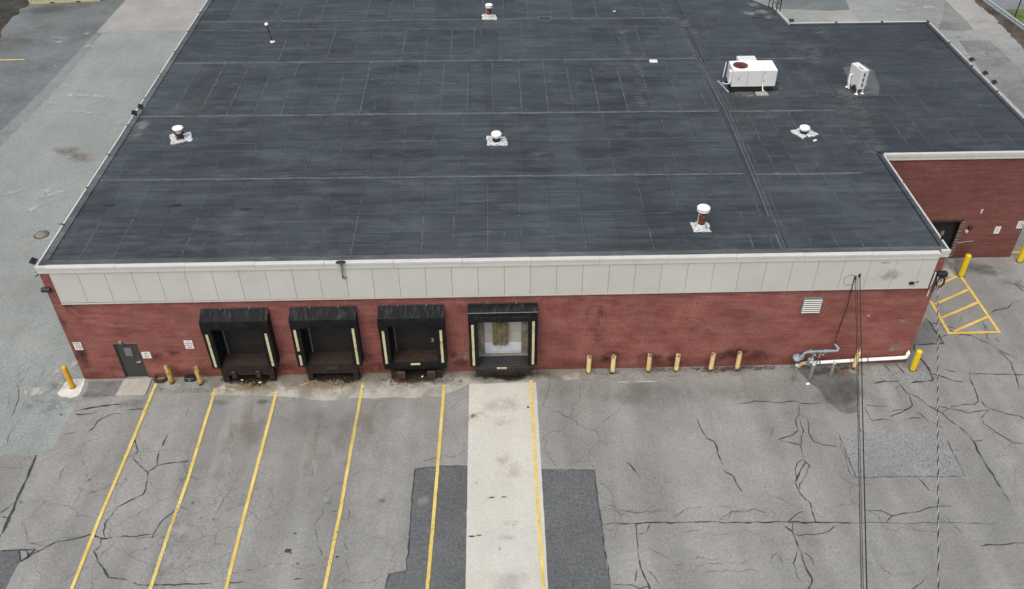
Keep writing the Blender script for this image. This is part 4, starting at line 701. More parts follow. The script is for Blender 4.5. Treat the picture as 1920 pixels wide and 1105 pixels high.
# wing dock door
wd = MB().box((WD[0], 8.30, 0), (WD[1], 8.36, WD[3])).build('wing_door', M['black'], bld)
for k in range(4): MB().bbox((WD[0] + 0.01, 8.27, 0.02 + k*0.6), (WD[1] - 0.01, 8.299, 0.60 + k*0.6), 0.008).build('door_panel', M['black'], wd)
link('door_number', text_mesh('8', 0.42), M['ink_grey'], wd, (43.12, 8.262, 1.50), (R(90), 0, 0))
MB().box((WD[0] - 0.1, 8.0, 2.42), (WD[1] + 0.12, 8.02, 2.56)).build('door_lintel', M['rust'], bld)
for k in range(26):  # toothed brick quoins around the wing opening
    MB().box((43.76, 7.99 - 0.012*(k % 2), 0.05 + k*0.092), (43.90 + 0.07*(k % 2), 8.028, 0.05 + k*0.092 + 0.06)).build('quoin_brick', M['footing'] if k % 2 else M['brick_wing'], bld)
MB().bbox((44.2, 7.86, 1.98), (44.42, 8.02, 2.18), 0.02).build('wall_lamp', M['dark_metal'], bld); MB().lathe([(0.07, 0), (0.1, 0.1), (0.05, 0.16)], 10, (44.16, 7.9, 1.78)).build('wall_bell', M['tan_pvc'], bld)
MB().bbox((44.55, 7.94, 2.95), (44.63, 8.02, 3.2), 0.01).build('wall_conduit_box', M['white_trim'], bld)
MB().tube([(43.95, 7.97, 1.05), (44.3, 7.96, 1.12), (44.75, 7.98, 1.16)], 0.025, 6).build('wall_bracket', M['grey_metal'], bld)
# overhead dock doors inside the four openings
for i, ((a, b), (x0, x1, z0, z1)) in enumerate(zip(DOCKS, OPEN[:4])):
    fl = 1.08 if i < 3 else 0.86; yd = 0.46 if i < 3 else 0.30
    m = M['door_dark'] if i < 3 else M['door_white']
    dd = MB().box((x0, yd + 0.03, 0), (x1, yd + 0.06, z1)).build('overhead_door', M['black_gap'], bld)
    n = 4; hh = (z1 - fl - 0.03)/n
    for k in range(n): MB().bbox((x0 + (0.02 if i < 3 else 0.30), yd - 0.03, fl + 0.03 + k*hh + (0.008 if i < 3 else 0.02)), (x1 - (0.02 if i < 3 else 0.30), yd + 0.03, fl + 0.03 + (k+1)*hh - (0.008 if i < 3 else 0.02)), 0.006).build('door_panel', (M['door_blue'] if i == 3 and k == 0 else m), dd)
    if i == 3:
        for xa, xb in ((x0, x0 + 0.29), (x1 - 0.29, x1)): MB().box((xa, yd - 0.10, fl), (xb, yd + 0.03, z1)).build('door_jamb', M['jamb'], dd)
        mb = MB()
        MB().bbox((x0 + 0.32, yd - 0.06, fl + 0.04), (x1 - 0.32, yd - 0.032, fl + 0.16), 0.01).build('door_bottom_rail', M['white_trim'], dd)
    else: MB().tube([(x0 + 0.16, yd - 0.1, fl), (x0 + 0.16, yd - 0.1, z1)], 0.028, 6).build('door_track', M['grey_metal'], dd)
    if i == 2: link('door_number', text_mesh('3', 0.34), M['guide'], dd, (16.22, yd - 0.04, 1.62), (R(90), 0, 0))
# ---------------------------------------------------------------- dock shelters and levelers
SH = ['black dock shelter with wrinkled canopy at the leftmost loading bay', 'black dock shelter with a torn left guide strip, second bay from the door', 'black dock shelter framing the bay marked with a 3', 'black dock shelter framing the bay with the white door']
LVL = ['rusty brown dock platform with two bumpers under the leftmost bay', 'rusty brown dock platform with straw beneath, second bay from the door', 'brown dock platform with black lip under the bay marked 3', 'black dock leveler plate in the bay with the white door']
for i, (a, b) in enumerate(DOCKS):
    w = b - a; D = 0.58; last = i == 3
    s = thing('dock_shelter', SH[i], 'dock shelter', (a, 0, 0), 0, 'dock shelters along the warehouse wall')
    zt, zf, zl, zb = 4.12, (3.86 if not last else 4.08), (3.42 if not last else 3.55), (1.06 if not last else 0.88)
    # sagging canopy from wall down to the front edge
    nx = 28; ny = 6; vs = []; fs = []
    for p in range(nx + 1):
        for q in range(ny + 1):
            u = p/nx; v = q/ny; x = u*w; y = -0.02 - D*1.02*v
            if last: z = zt - (zt - zf)*v**2 + 0.05*math.sin(v*math.pi)
            else: z = zt - (zt - zf)*v - 0.03*math.sin(v*math.pi)
            wr = noise.noise((x*5.5 + 2*v + i*9, v*1.3, i))*0.055*math.sin(v*math.pi)*(1 if i != 1 else 0.6)
            vs.append((x, y, z + wr))
    for p in range(nx):
        for q in range(ny): k = p*(ny+1) + q; fs.append((k, k+1, k+ny+2, k+ny+1))
    mb = MB(); mb.add(vs, fs, True)
    hd = mb.build('canopy', M['canvas'], s)
    for xx in (0.85, 2.1): MB().box((xx, -0.06, zt - 0.03), (xx + 0.05, -0.02, zt + 0.07)).build('canopy_bracket', M['grey_metal'], hd)
    MB().tube([(0.02, -0.03, zt + 0.01), (w - 0.02, -0.03, zt + 0.01)], 0.025, 6).build('canopy_rail', M['dark_metal'], hd)
    # front header curtain, slightly bowed
    vs = []; fs = []; n = 16
    for p in range(n + 1):
        u = p/n; x = u*w
        for q in range(4):
            v = q/3; z = (zf - 0.005) + (zl - zf)*v - (0.05 if not last else 0.02)*math.sin(u*math.pi)*v; vs.append((x, -D - 0.02 - 0.05*math.sin(v*3.1)*(0.7 + 0.5*noise.noise((x*2, v, i))), z))
    for p in range(n):
        for q in range(3): k = p*4 + q; fs.append((k, k+1, k+5, k+4))
    MB().add(vs, fs, True).build('header_curtain', M['vinyl'], s)
    if last:
        mb = MB(); n = 24; vs = []; fs = []
        for p in range(n + 1):
            x = 0.3 + (w - 0.6)*p/n
            for q in range(4): v = q/3; vs.append((x, -D + 0.02 - 0.10*math.sin(v*2.6), 3.98 - 0.34*v + 0.03*noise.noise((x*6, v*2, 3))))
        for p in range(n):
            for q in range(3): k = p*4 + q; fs.append((k, k+1, k+5, k+4))
        mb.add(vs, fs, True).build('header_fold', M['canvas'], s)
        MB().tube([(0.0, -D - 0.03, zf), (w, -D - 0.03, zf)], 0.016, 6).build('front_rail', M['post_grey'], s)
        mb = MB(); vs = []; fs = []; n = 30   # hanging split curtain inside
        for p in range(n + 1):
            u = p/n; x = 1.06 + 0.70*u
            for q in range(2): vs.append((x, 0.10 + 0.045*math.sin(u*22) + 0.02*noise.noise((u*9, 1, 2)), 3.55 if q == 0 else 1.50 + 0.05*noise.noise((u*5, 0, 4)) + 0.04*abs(u - 0.6)))
        for p in range(n): k = p*2; fs.append((k, k+1, k+3, k+2))
        mb.add(vs, fs, True).build('hanging_curtain', M['tan'], s)
    for side in (0, 1):   # side pads with pale guide strips
        x0 = 0.0 if side == 0 else w - 0.40; x1 = x0 + 0.40; zt2 = zl + 0.02
        n = 10; vs = []; fs = []
        for q in range(n + 1):
            z = zb + (zt2 + 0.36 - zb)*q/n; wob = 0.03*noise.noise((side*5 + i*3, z*1.4, 1))
            vs += [(x0 + wob, -0.01, z), (x0 + wob, -D, z), (x1 + wob*0.5, -D, z), (x1 + wob*0.5, -0.01, z)]
        for q in range(n):
            for e in range(4): k = q*4; f = (e+1) % 4; fs.append((k+e, k+f, k+4+f, k+4+e))
        fs.append((0, 3, 2, 1)); fs.append((n*4, n*4+1, n*4+2, n*4+3))
        pad = MB().add(vs, fs).build('side_pad', M['vinyl'], s)
        gx = x0 + (0.12 if side == 0 else 0.16)
        segs = [(zb + 0.10, zl - 0.10)]
        if i == 1 and side == 0: segs = [(zb + 0.10, zb + 0.72), (zb + 0.98, zl - 0.12)]
        if last: segs = [(zb + 0.06, zl - 0.02 + (0.2 if side else -0.15))] + ([(zl + 0.0, zl + 0.12)] if side == 0 else [])
        for (za, zc_) in segs: MB().box((gx, -D - 0.02, za), (gx + 0.11, -D - 0.004, zc_)).build('guide_strip', M['guide'], pad)
        if i in (0, 2): MB().bbox((x0 - 0.02, -D - 0.05, zl - 0.25), (x1 + 0.02, -D + 0.1, zl + 0.18), 0.03).build('corner_flap', M['vinyl'], s)
    # platform / leveler
    v = thing('dock_platform', LVL[i], 'dock platform', (a, 0, 0), 0, 'dock platforms under the loading bays')
    if not last:
        f = 1.08; yf = -0.36
        MB().bbox((0.40, yf, f - 0.10), (w - 0.40, 0.44, f), 0.01).build('deck', M['brown_deck'], v)
        MB().bbox((0.26, yf - 0.06, 0.55 if i < 2 else 0.62), (w - 0.26, yf - 0.004, f + 0.01), 0.012).build('front_beam', M['brown_steel'], v)
        if i < 2: MB().box((0.26, yf - 0.10, 0.50), (w - 0.26, yf + 0.02, 0.545)).build('beam_flange', M['brown_steel'], v)
        for x in (0.28, w - 0.54): MB().bbox((x, yf - 0.05, 0), (x + 0.26, yf + 0.25, 0.50), 0.01).build('leg', M['brown_steel'], v)
        if i == 0:
            for x in (0.75, 1.85): MB().bbox((x, yf - 0.20, 0.42), (x + 0.22, yf - 0.101, 0.80), 0.03).build('bumper', M['dark_metal'], v)
        if i == 1: MB().bbox((1.2, yf - 0.085, 0.7), (1.75, yf - 0.062, 0.9), 0.01).build('beam_plate', M['dark_metal'], v)
        if i == 2:
            vs = []; fs = []; n = 18
            for p in range(n + 1):
                x = 0.02 + (w - 0.04)*p/n
                for q in range(4): t = q/3; vs.append((x, yf - 0.12 - 0.06*math.sin(t*3), 1.10 - 0.42*t + 0.02*noise.noise((x*2, t, 5))))
            for p in range(n):
                for q in range(3): k = p*4 + q; fs.append((k, k+1, k+5, k+4))
            MB().add(vs, fs, True).build('lip_curtain', M['vinyl'], v)
            MB().bbox((1.25, yf - 0.24, 1.04), (1.68, yf - 0.19, 1.13), 0.01).build('lip_handle', M['guide'], v)
            for x in (0.55, 1.95): MB().bbox((x, yf - 0.22, 0.15), (x + 0.4, yf - 0.07, 0.55), 0.03).build('bumper', M['rust'], v)
    else:
        f = 0.84; yf = -0.55
        MB().bbox((0.30, yf, f - 0.06), (w - 0.30, 0.18, f), 0.01).build('deck', M['dark_metal'], v)
        MB().bbox((0.34, 0.10, f), (w - 0.34, 0.29, f + 0.05), 0.01).build('hinge_plate', M['post_grey'], v)
        MB().bbox((0.22, yf - 0.10, f - 0.30), (w - 0.22, yf - 0.004, f - 0.02), 0.02).build('lip', M['black'], v)
        MB().bbox((1.22, yf - 0.15, f - 0.07), (1.66, yf - 0.10, f + 0.02), 0.01).build('lip_handle', M['guide'], v)
        MB().box((0.25, -0.36, 0), (w - 0.25, -0.02, f - 0.31)).build('pit_front', M['rust'], v)
        for x in (0.8, 1.95): MB().bbox((x, -0.50, 0.10), (x + 0.26, -0.37, 0.50), 0.03).build('bumper', M['black'], v)
#PART4
# ---------------------------------------------------------------- bollards
def bollard(mat, h, r, cap='dome'):
    prof = [(r*1.02, 0.0), (r, 0.03), (r, h - r*0.55)] + ([(r*0.92, h - r*0.28), (r*0.65, h - r*0.08), (0.0, h)] if cap == 'dome' else [(r, h), (0.0, h + 0.01)])
    return MB().lathe(prof, 20).mesh('post')
pale_me = bollard(None, 1.10, 0.105, 'flat'); pale_me.materials.append(M['bollard_pale'])
peel_me = bollard(None, 1.12, 0.115, 'flat'); peel_me.materials.append(M['bollard_peel'])
BL = ['first rusty pale yellow bollard right of the dock with the white door', 'second rusty pale yellow bollard right of the dock with the white door', 'third rusty pale yellow bollard right of the dock with the white door', 'fourth bollard right of the white dock door, rusty pale yellow', 'fifth bollard right of the white dock door, rusty pale yellow', 'last of the six pale yellow bollards in a row along the brick wall']
for (x, y), lb in zip([(23.43, -0.29), (24.55, -0.32), (26.23, -0.27), (27.53, -0.30), (29.16, -0.28), (30.39, -0.28)], BL):
    t = thing('bollard', lb, 'bollard', (x, y, 0.02), rnd.uniform(0, 6), 'bollards along the brick wall'); link('post', pale_me, None, t)
for (x, y), lb in zip([(4.15, -0.39), (5.50, -0.50)], ('peeling yellow bollard with rust beside the rusty hose coil', 'peeling yellow bollard just left of the leftmost loading bay')):
    t = thing('bollard', lb, 'bollard', (x, y, 0.02), rnd.uniform(0, 6), 'bollards along the brick wall'); link('post', peel_me, None, t)
t = thing('bollard', 'pale yellow bollard standing in front of the white pipe by the gas meter', 'bollard', (*[(35.87, -0.37)][0], 0.03), 0, 'bollards along the brick wall'); o = link('post', pale_me, None, t); o.scale = (1, 1, 1.12)
def sb(uv, mat, h, r, label, z=0.01):
    t = thing('bollard', label, 'bollard', (uv[0], uv[1], z), 0, 'freestanding bollards'); me = bollard(None, h, r, 'dome'); link('post', me, M[mat], t)
    MB().lathe([(r*1.25, 0), (r*1.25, 0.02), (r, 0.03)], 18).build('base_collar', M['dark_metal'], t)
    return t
sb([(-0.35, -0.54)][0], 'amber', 1.32, 0.11, 'amber yellow bollard in a white concrete footing at the left building corner', 0.03)
sb([(38.62, -0.49)][0], 'yellow', 1.22, 0.14, 'bright yellow bollard at the right front building corner beside the white pipe end')
sb([(43.84, 6.49)][0], 'yellow', 1.38, 0.15, 'bright yellow bollard at the tip of the yellow hatched marking')
sb([(47.53, 7.64)][0], 'yellow', 1.22, 0.15, 'bright yellow bollard by the right corner of the brick wing')
PL = ['grey steel post under the round regulator of the gas meter, with a chipped footing', 'middle of the three grey steel posts in front of the gas meter', 'rightmost of the three grey steel posts in front of the gas meter']
pm = MB().lathe([(0.078, 0), (0.078, 0.94), (0.066, 0.95)], 16).mesh('post'); pm.materials.append(M['post_grey'])
cm = MB().lathe([(0.085, 0.93), (0.085, 0.965), (0.04, 0.985), (0, 0.985)], 16).mesh('cap'); cm.materials.append(M['white_trim'])
for (x, y), lb in zip([(32.85, -1.02), (33.63, -0.98), (34.60, -0.90)], PL):
    t = thing('guard_post', lb, 'post', (x, y, 0.01), 0, 'guard posts in front of the gas meter'); link('post', pm, None, t); link('cap', cm, None, t)
x, y = [(32.84, -1.06)][0]; t = thing('footing_rubble', 'chipped pale concrete rubble around the leftmost grey gas meter post', 'rubble', (x, y, 0.012)); mb = MB()
for k in range(40):
    a = rnd.uniform(0, 6.3); q = rnd.uniform(0.08, 0.42); s_ = rnd.uniform(0.015, 0.05); s_ *= 0.7; mb.box((q*math.cos(a) - s_, q*math.sin(a)*0.7 - s_, 0), (q*math.cos(a) + s_, q*math.sin(a)*0.7 + s_*0.7, s_*0.8))
o = mb.build('chips', M['footing'], t); o['kind'] = 'stuff'
# ---------------------------------------------------------------- gas meter and pipes
g = thing('gas_meter', 'blue grey gas meter assembly with round regulator against the brick wall', 'gas meter', (33.0, -0.36, 0))
def gt(pts, r, name, mat='meter'): return MB().tube(pts, r, 10).build(name, M[mat], g)
gt([(0.30, 0, 0.92), (0.34, 0, 1.05), (0.44, 0, 1.13), (0.55, 0, 1.15), (1.75, 0, 1.18), (1.86, 0.0, 1.19), (1.88, 0.02, 1.28), (1.80, 0.30, 1.33)], 0.06, 'header_pipe')
for x in (0.62, 1.28): MB().tube([(x - 0.045, 0, 1.15), (x + 0.045, 0, 1.155)], 0.10, 14).build('flange', M['meter'], g)
MB().lathe([(0.0, -0.09), (0.17, -0.08), (0.20, -0.015), (0.20, 0.015), (0.17, 0.08), (0.0, 0.11)], 20, M=Matrix.Translation((0.05, -0.02, 0.80)) @ Matrix.Rotation(R(25), 4, 'X')).build('regulator', M['meter'], g)
MB().lathe([(0.06, 0), (0.06, 0.16), (0.0, 0.18)], 12, (0.05, -0.02, 0.86)).build('regulator_stem', M['meter'], g)
MB().bbox((0.20, -0.07, 0.72), (0.36, 0.07, 0.95), 0.03).build('valve', M['meter'], g)
gt([(0.82, 0, 1.15), (0.80, 0, 0.95), (0.76, -0.02, 0.72)], 0.045, 'drop_pipe'); gt([(1.12, 0, 1.15), (1.10, 0, 0.95), (1.06, -0.02, 0.80)], 0.04, 'drop_pipe')
MB().bbox((0.58, -0.14, 0.40), (0.86, 0.08, 0.78), 0.06).build('meter_body', M['meter'], g); MB().lathe([(0.09, 0), (0.09, 0.06), (0, 0.08)], 14, M=Matrix.Translation((0.72, -0.14, 0.60)) @ Matrix.Rotation(R(90), 4, 'X')).build('dial', M['galv'], g)
gt([(0.72, 0, 0.42), (0.80, -0.02, 0.25), (1.0, -0.02, 0.35), (1.08, -0.02, 0.62)], 0.03, 'bypass_pipe'); gt([(0.05, 0, 0.75), (0.10, 0, 0.35), (0.14, 0, 0.02)], 0.035, 'riser_pipe', 'post_grey')
for x in (0.84, 1.2): MB().lathe([(0.03, 0), (0.03, 0.05), (0.0, 0.06)], 8, (x, -0.07, 0.98)).build('bolt_cap', M['galv'], g)
wp = thing('white_drain_pipe', 'long white plastic pipe running low along the brick wall to the right corner', 'pipe', (33.6, -0.2, 0))
MB().tube([(0.0, 0, 0.27), (4.55, 0, 0.50), (4.66, 0, 0.53), (4.70, 0, 0.60), (4.71, 0, 0.80)], 0.085, 12).build('pipe', M['pvc'], wp)
for x in (0.62, 2.05, 2.85): MB().tube([(x, 0, 0.272 + 0.0505*x), (x + 0.06, 0, 0.275 + 0.0505*x)], 0.097, 12).build('pipe_strap', M['post_grey'] if x != 2.05 else M['tan_pvc'], wp)
MB().tube([(0.02, 0, 0.27), (-0.16, -0.02, 0.27), (-0.25, -0.03, 0.22), (-0.28, -0.03, 0.08)], 0.092, 12).build('elbow', M['tan_pvc'], wp)
MB().lathe([(0.05, 0), (0.03, 0.14), (0.0, 0.16)], 10, (4.71, 0, 0.80)).build('pipe_tip', M['pvc'], wp)
# ---------------------------------------------------------------- signs
def sign(loc, w, h, label, rows, num=None, group=None, ry=0.0):
    t = thing('wall_sign', label, 'sign', loc, 0, group)
    MB().bbox((-w/2, -0.02, -h/2), (w/2, -0.004, h/2), 0.006).build('plate', M['sign'], t)
    for (z, wd, th, mt) in rows:   # worn, no longer legible lines of print
        mb = MB(); x = -wd/2
        while x < wd/2 - 0.01:
            l = rnd.uniform(0.015, 0.05); l = min(l, wd/2 - x); mb.box((x, -0.0225, z - th/2), (x + l*0.86, -0.021, z + th/2)); x += l + rnd.choice((0.004, 0.006, 0.016))
        mb.build('print_line', M[mt], t)
    if num: link('print_number', text_mesh(num, 0.30), M['ink'], t, (0.0, -0.0225, -0.07), (R(90), 0, 0))
    return t
def speed_sign(loc, w, label):
    t = sign(loc, w, 0.47, label, [], '10', 'speed limit signs')
    link('print_word', text_mesh('SPEED', 0.10), M['ink_grey'], t, (0, -0.0225, 0.17), (R(90), 0, 0)); link('print_word', text_mesh('LIMIT', 0.10), M['ink_grey'], t, (0, -0.0225, 0.085), (R(90), 0, 0))
speed_sign((0.34, 0, 2.09), 0.36, 'white speed limit 10 sign on the left corner of the brick wall')
speed_sign((47.0, 8.03, 2.15), 0.34, 'white speed limit 10 sign at the right end of the brick wing wall')
sign((5.29, 0, 2.05), 0.38, 0.50, 'white notice with dark lines of print left of the first loading bay', [(0.17, 0.10, 0.05, 'ink'), (0.06, 0.30, 0.05, 'ink'), (-0.05, 0.32, 0.05, 'ink'), (-0.17, 0.22, 0.05, 'ink')])
sign((3.23, 0, 1.46), 0.40, 0.40, 'stained cream notice beside the grey door handle', [(0.09, 0.14, 0.12, 'ink_grey'), (-0.02, 0.30, 0.03, 'ink_grey'), (-0.08, 0.28, 0.03, 'ink_grey'), (-0.14, 0.18, 0.03, 'ink_grey')])
sign((45.87, 8.03, 1.83), 0.30, 0.45, 'small white upright notice on the brick wing wall', [(0.14, 0.12, 0.04, 'ink_grey'), (0.05, 0.18, 0.03, 'ink_grey'), (-0.02, 0.14, 0.05, 'ink_grey'), (-0.1, 0.12, 0.03, 'ink_grey')])
# small graffiti-like blue sticker on the wall
tag(MB().bbox((-0.06, -0.012, -0.05), (0.06, -0.003, 0.05), 0.004).build('wall_tag', plain('sticker', (0.25, 0.25, 0.42), 0.6), None, ([(35.95, 2.97)][0][0], 0, [(35.95, 2.97)][0][1])), 'tiny pale violet tag on the brick wall right of the hanging cables', 'tag')
# ---------------------------------------------------------------- rooftop vents
ZR = 6.55
def vent(uvxy, label, kind, capr, hz, flash, rot):
    t = thing('roof_vent', label, 'roof vent', (uvxy[0], uvxy[1], ZR), 0, 'white capped vents on the roof')
    w = flash; pl = rag([(-w, -w*0.9), (w*1.05, -w), (w, w*0.8), (-w*0.9, w)], 0.13*w/0.4, 0.14, int(uvxy[0]))
    c, s_ = math.cos(rot), math.sin(rot); pl = [(x*c - y*s_, x*s_ + y*c) for x, y in pl]
    fl = MB().prism(pl, -0.01, 0.03).build('flashing', M['flash'], t)
    for k in range(18):
        a = rnd.uniform(0, 6.28); q = w*rnd.uniform(0.4, 1.0); e = rnd.uniform(0.02, 0.06)
        MB().add([(q*math.cos(a) - e, q*math.sin(a) - e*0.6, 0.033), (q*math.cos(a) + e, q*math.sin(a) - e*0.4, 0.04), (q*math.cos(a) + e*0.7, q*math.sin(a) + e*0.6, 0.05), (q*math.cos(a) - e*0.5, q*math.sin(a) + e, 0.036)], [(0,1,2,3)]).build('flashing_flake', M['white_cab'] if k % 2 else M['roof_base'], fl)
    if kind == 'tall':
        MB().lathe([(0.27, 0.02), (0.24, 0.12), (0.19, 0.20), (0.17, 0.22)], 20).build('base_collar', M['flash'], t)
        MB().lathe([(0.155, 0.15), (0.15, hz - 0.18)], 20).build('stack', M['rust_red'], t)
        MB().box((-0.185, -0.03, 0.18), (-0.155, 0.03, hz - 0.15)).build('stack_strap', M['white_trim'], t)
        MB().lathe([(0.14, hz - 0.22), (capr*0.9, hz - 0.17), (capr, hz - 0.13), (capr, hz - 0.10), (capr*0.55, hz - 0.09)], 26).build('cap_skirt', M['white_cab'], t)
        MB().lathe([(capr*0.55, hz - 0.10), (capr*0.6, hz - 0.04), (capr*1.02, hz - 0.02), (capr*1.02, hz + 0.01), (capr*0.8, hz + 0.05), (capr*0.3, hz + 0.075), (0, hz + 0.08)], 26).build('cap', M['white'], t)
    elif kind == 'neck':
        MB().lathe([(0.20, 0.02), (0.17, 0.16), (0.16, hz*0.5)], 18).build('stack', M['dark_metal'], t)
        MB().lathe([(0.16, hz*0.42), (0.25, hz*0.45), (0.25, hz*0.52), (0.16, hz*0.56)], 20).build('stack_ring', M['rust'], t)
        MB().lathe([(0.15, hz*0.55), (0.19, hz*0.8), (capr*0.95, hz*0.9), (capr, hz*0.94), (capr*0.96, hz), (capr*0.5, hz + 0.05), (0, hz + 0.06)], 26).build('cap', M['white'], t)
    else:
        MB().lathe([(capr*0.74, 0.02), (capr*0.72, hz*0.42)], 20).build('stack', M['black'], t)
        MB().lathe([(capr*0.6, hz*0.38), (capr*0.72, hz*0.44), (capr*0.96, hz*0.66), (capr, hz*0.76), (capr*0.93, hz*0.9), (capr*0.6, hz*0.99), (0, hz*1.02)], 28).build('cap', M['white'], t)
    return t
vent([(28.28, 2.04)][0], 'tall white capped roof vent with rust red stack near the front roof edge', 'tall', 0.28, 1.05, 0.42, 0.08)
vent([(3.15, 10.78)][0], 'white capped vent with dark ringed neck near the left roof edge', 'neck', 0.28, 0.62, 0.52, 0.35)
vent([(19.36, 9.98)][0], 'squat white domed roof vent in the middle of the roof', 'squat', 0.27, 0.52, 0.50, 0.02)
vent([(35.19, 10.30)][0], 'squat white domed roof vent on ragged flashing near the brick wing', 'squat', 0.27, 0.40, 0.50, 0.5)
vent([(19.07, 26.15)][0], 'far white capped roof vent with rust red stack', 'tall', 0.24, 0.82, 0.46, 0.0)
t = thing('roof_pipe', 'thin dark vent pipe with white cap on the far left roof', 'vent pipe', (*[(5.67, 22.73)][0], ZR))
MB().tube([(0, 0, 0), (-0.10, 0.0, 0.55), (-0.18, 0.02, 1.08)], 0.035, 8).build('pipe', M['dark_metal'], t); MB().lathe([(0.10, 0), (0.115, 0.06), (0.08, 0.13), (0, 0.14)], 14, (-0.19, 0.02, 1.06)).build('cap', M['white'], t); MB().lathe([(0.16, 0), (0.14, 0.035), (0.06, 0.05)], 14).build('base_boot', M['white_cab'], t)
tag(MB().bbox((-0.24, -0.16, 0), (0.24, 0.16, 0.07), 0.03).build('roof_hatch_cover', M['white_cab'], None, (*[(28.74, 19.10)][0], ZR)), 'small white rectangular cover lying on the roof seam', 'roof cover')
tag(MB().bbox((-0.12, -0.06, 0), (0.12, 0.06, 0.03), 0.015).build('roof_scrap', M['white_cab'], None, (*[(35.54, 9.51)][0], ZR), (0, 0, 0.6)), 'white scrap lying on the roof in front of the squat vent near the wing', 'scrap')
tag(MB().bbox((-0.1, -0.05, 0), (0.1, 0.05, 0.03), 0.015).build('roof_scrap', M['white_cab'], None, (*[(27.32, 26.85)][0], ZR), (0, 0, 0.2)), 'tiny white scrap lying on the far roof', 'scrap')
# ---------------------------------------------------------------- rooftop air handler
ac = thing('rooftop_air_unit', 'large white rooftop air conditioning unit with rusty round fan', 'air conditioner', (32.42, 15.0, ZR))
MB().box((0.0, 0.02, 0.0), (2.28, 1.25, 0.34)).build('curb', M['black'], ac)
for x in (-0.16, 2.40):
    pass
MB().tube([(-0.12, -0.05, 0.03), (-0.42, 1.35, 0.03)], 0.045, 6).build('support_rail', M['galv'], ac)
body = MB().bbox((-0.02, -0.02, 0.342), (2.42, 1.25, 1.27), 0.02).build('cabinet', M['white_cab'], ac)
MB().box((0.0, 0.0, 1.272), (2.40, 1.23, 1.285)).build('top_sheet', M['white'], body)
for x in (0.82, 1.62): MB().box((x, -0.026, 0.37), (x + 0.012, -0.0205, 1.25)).build('panel_seam', M['post_grey'], body)
MB().box((0.32, -0.03, 0.72), (0.345, -0.021, 0.90)).build('latch', M['dark_metal'], body)
for x, z in ((1.72, 1.15), (1.72, 0.70), (1.72, 0.62)): MB().box((x, -0.03, z), (x + 0.04, -0.021, z + 0.04)).build('latch', M['dark_metal'], body)
MB().bbox((0.10, 0.10, 1.2855), (0.12, 0.12, 1.2856), 0.0).build('fan_base', M['white'], body)
MB().lathe([(0.40, 0.0), (0.42, 0.03), (0.36, 0.03), (0.355, 0.004), (0.0, 0.004)], 28, (0.50, 0.62, 1.286)).build('fan_ring', M['rust_red'], body)
for k in range(5):
    a = k*2*math.pi/5; MB().box((0.05, -0.06, 0.0), (0.33, 0.06, 0.012), Matrix.Translation((0.50, 0.62, 1.294)) @ Matrix.Rotation(a, 4, 'Z') @ Matrix.Rotation(0.12, 4, 'X')).build('fan_blade', M['rust'], body)
MB().bbox((0.55, 1.255, 0.60), (1.58, 1.85, 1.30), 0.02).build('intake_hood', M['white_cab'], ac)
MB().bbox((-0.20, 0.05, 0.55), (-0.022, 0.35, 1.20), 0.02).build('control_box', M['white_cab'], ac)
MB().tube([(-0.12, 0.0, 0.75), (-0.16, -0.06, 0.55), (-0.36, 0.1, 0.45), (-0.40, 0.5, 0.35)], 0.025, 6).build('conduit', M['white'], ac)
MB().tube([(-0.24, 1.1, 0.4), (-0.18, 1.1, 1.28)], 0.025, 6).build('corner_post', M['white'], ac)
MB().tube([(1.72, -0.06, 0.42), (1.74, -0.10, 0.12), (1.84, -0.14, 0.10)], 0.035, 8).build('drain_pipe', M['white'], ac)
MB().tube([(2.42, 0.5, 0.30), (2.75, 0.5, 0.30), (2.70, 0.45, 0.02)], 0.03, 6).build('gas_pipe', M['black'], ac); MB().tube([(2.30, 0.2, 0.06), (2.72, 0.2, 0.06)], 0.03, 6).build('gas_pipe', M['black'], ac)
tag(MB().bbox((-0.34, -0.22, 0), (0.34, 0.22, 0.05), 0.015).build('roof_paver', M['concrete_pink'], None, (34.1, 14.72, ZR)), 'pale square paver lying in front of the rooftop air unit', 'paver')
# mini split condenser
ms = thing('condenser_unit', 'slim white condenser unit on a stand near the wing roof', 'air conditioner', (39.50, 14.50, ZR), R(14))
MB().bbox((-0.24, 0.0, 0.32), (0.20, 1.05, 1.42), 0.02).build('cabinet', M['white_cab'], ms)
for y in (0.06, 0.98):
    for x in (-0.2, 0.16): MB().box((x, y, 0.03), (x + 0.04, y + 0.04, 0.32)).build('stand_leg', M['white'], ms); MB().lathe([(0.10, 0), (0.10, 0.025), (0.04, 0.035)], 12, (x + 0.02, y + 0.02, 0.0)).build('stand_foot', M['white'], ms)
for k in range(2):
    MB().lathe([(0.22, 0), (0.24, 0.03), (0.21, 0.03)], 22, M=Matrix.Translation((0.20, 0.52, 0.62 + 0.52*k)) @ Matrix.Rotation(R(90), 4, 'Y')).build('fan_guard', M['white'], ms)
    MB().lathe([(0.20, 0), (0.20, 0.01), (0.0, 0.01)], 20, M=Matrix.Translation((0.201, 0.52, 0.62 + 0.52*k)) @ Matrix.Rotation(R(90), 4, 'Y')).build('fan_opening', M['black'], ms)
for k in range(3): MB().box((-0.06, -0.012, 0.45 + 0.3*k), (0.02, -0.001, 0.66 + 0.3*k)).build('side_grille', M['black'], ms)
MB().box((-0.16, 0.1, 1.421), (-0.10, 0.5, 1.43)).build('top_slot', M['dark_metal'], ms)
for z in (0.5, 0.8, 1.1, 1.3): MB().tube([(0.28, 0.05, z), (0.28, 1.0, z)], 0.012, 5).build('guard_bar', M['white'], ms)
for y in (0.05, 0.52, 1.0): MB().tube([(0.28, y, 0.45), (0.28, y, 1.35), (0.20, y, 1.38)], 0.012, 5).build('guard_bar', M['white'], ms)
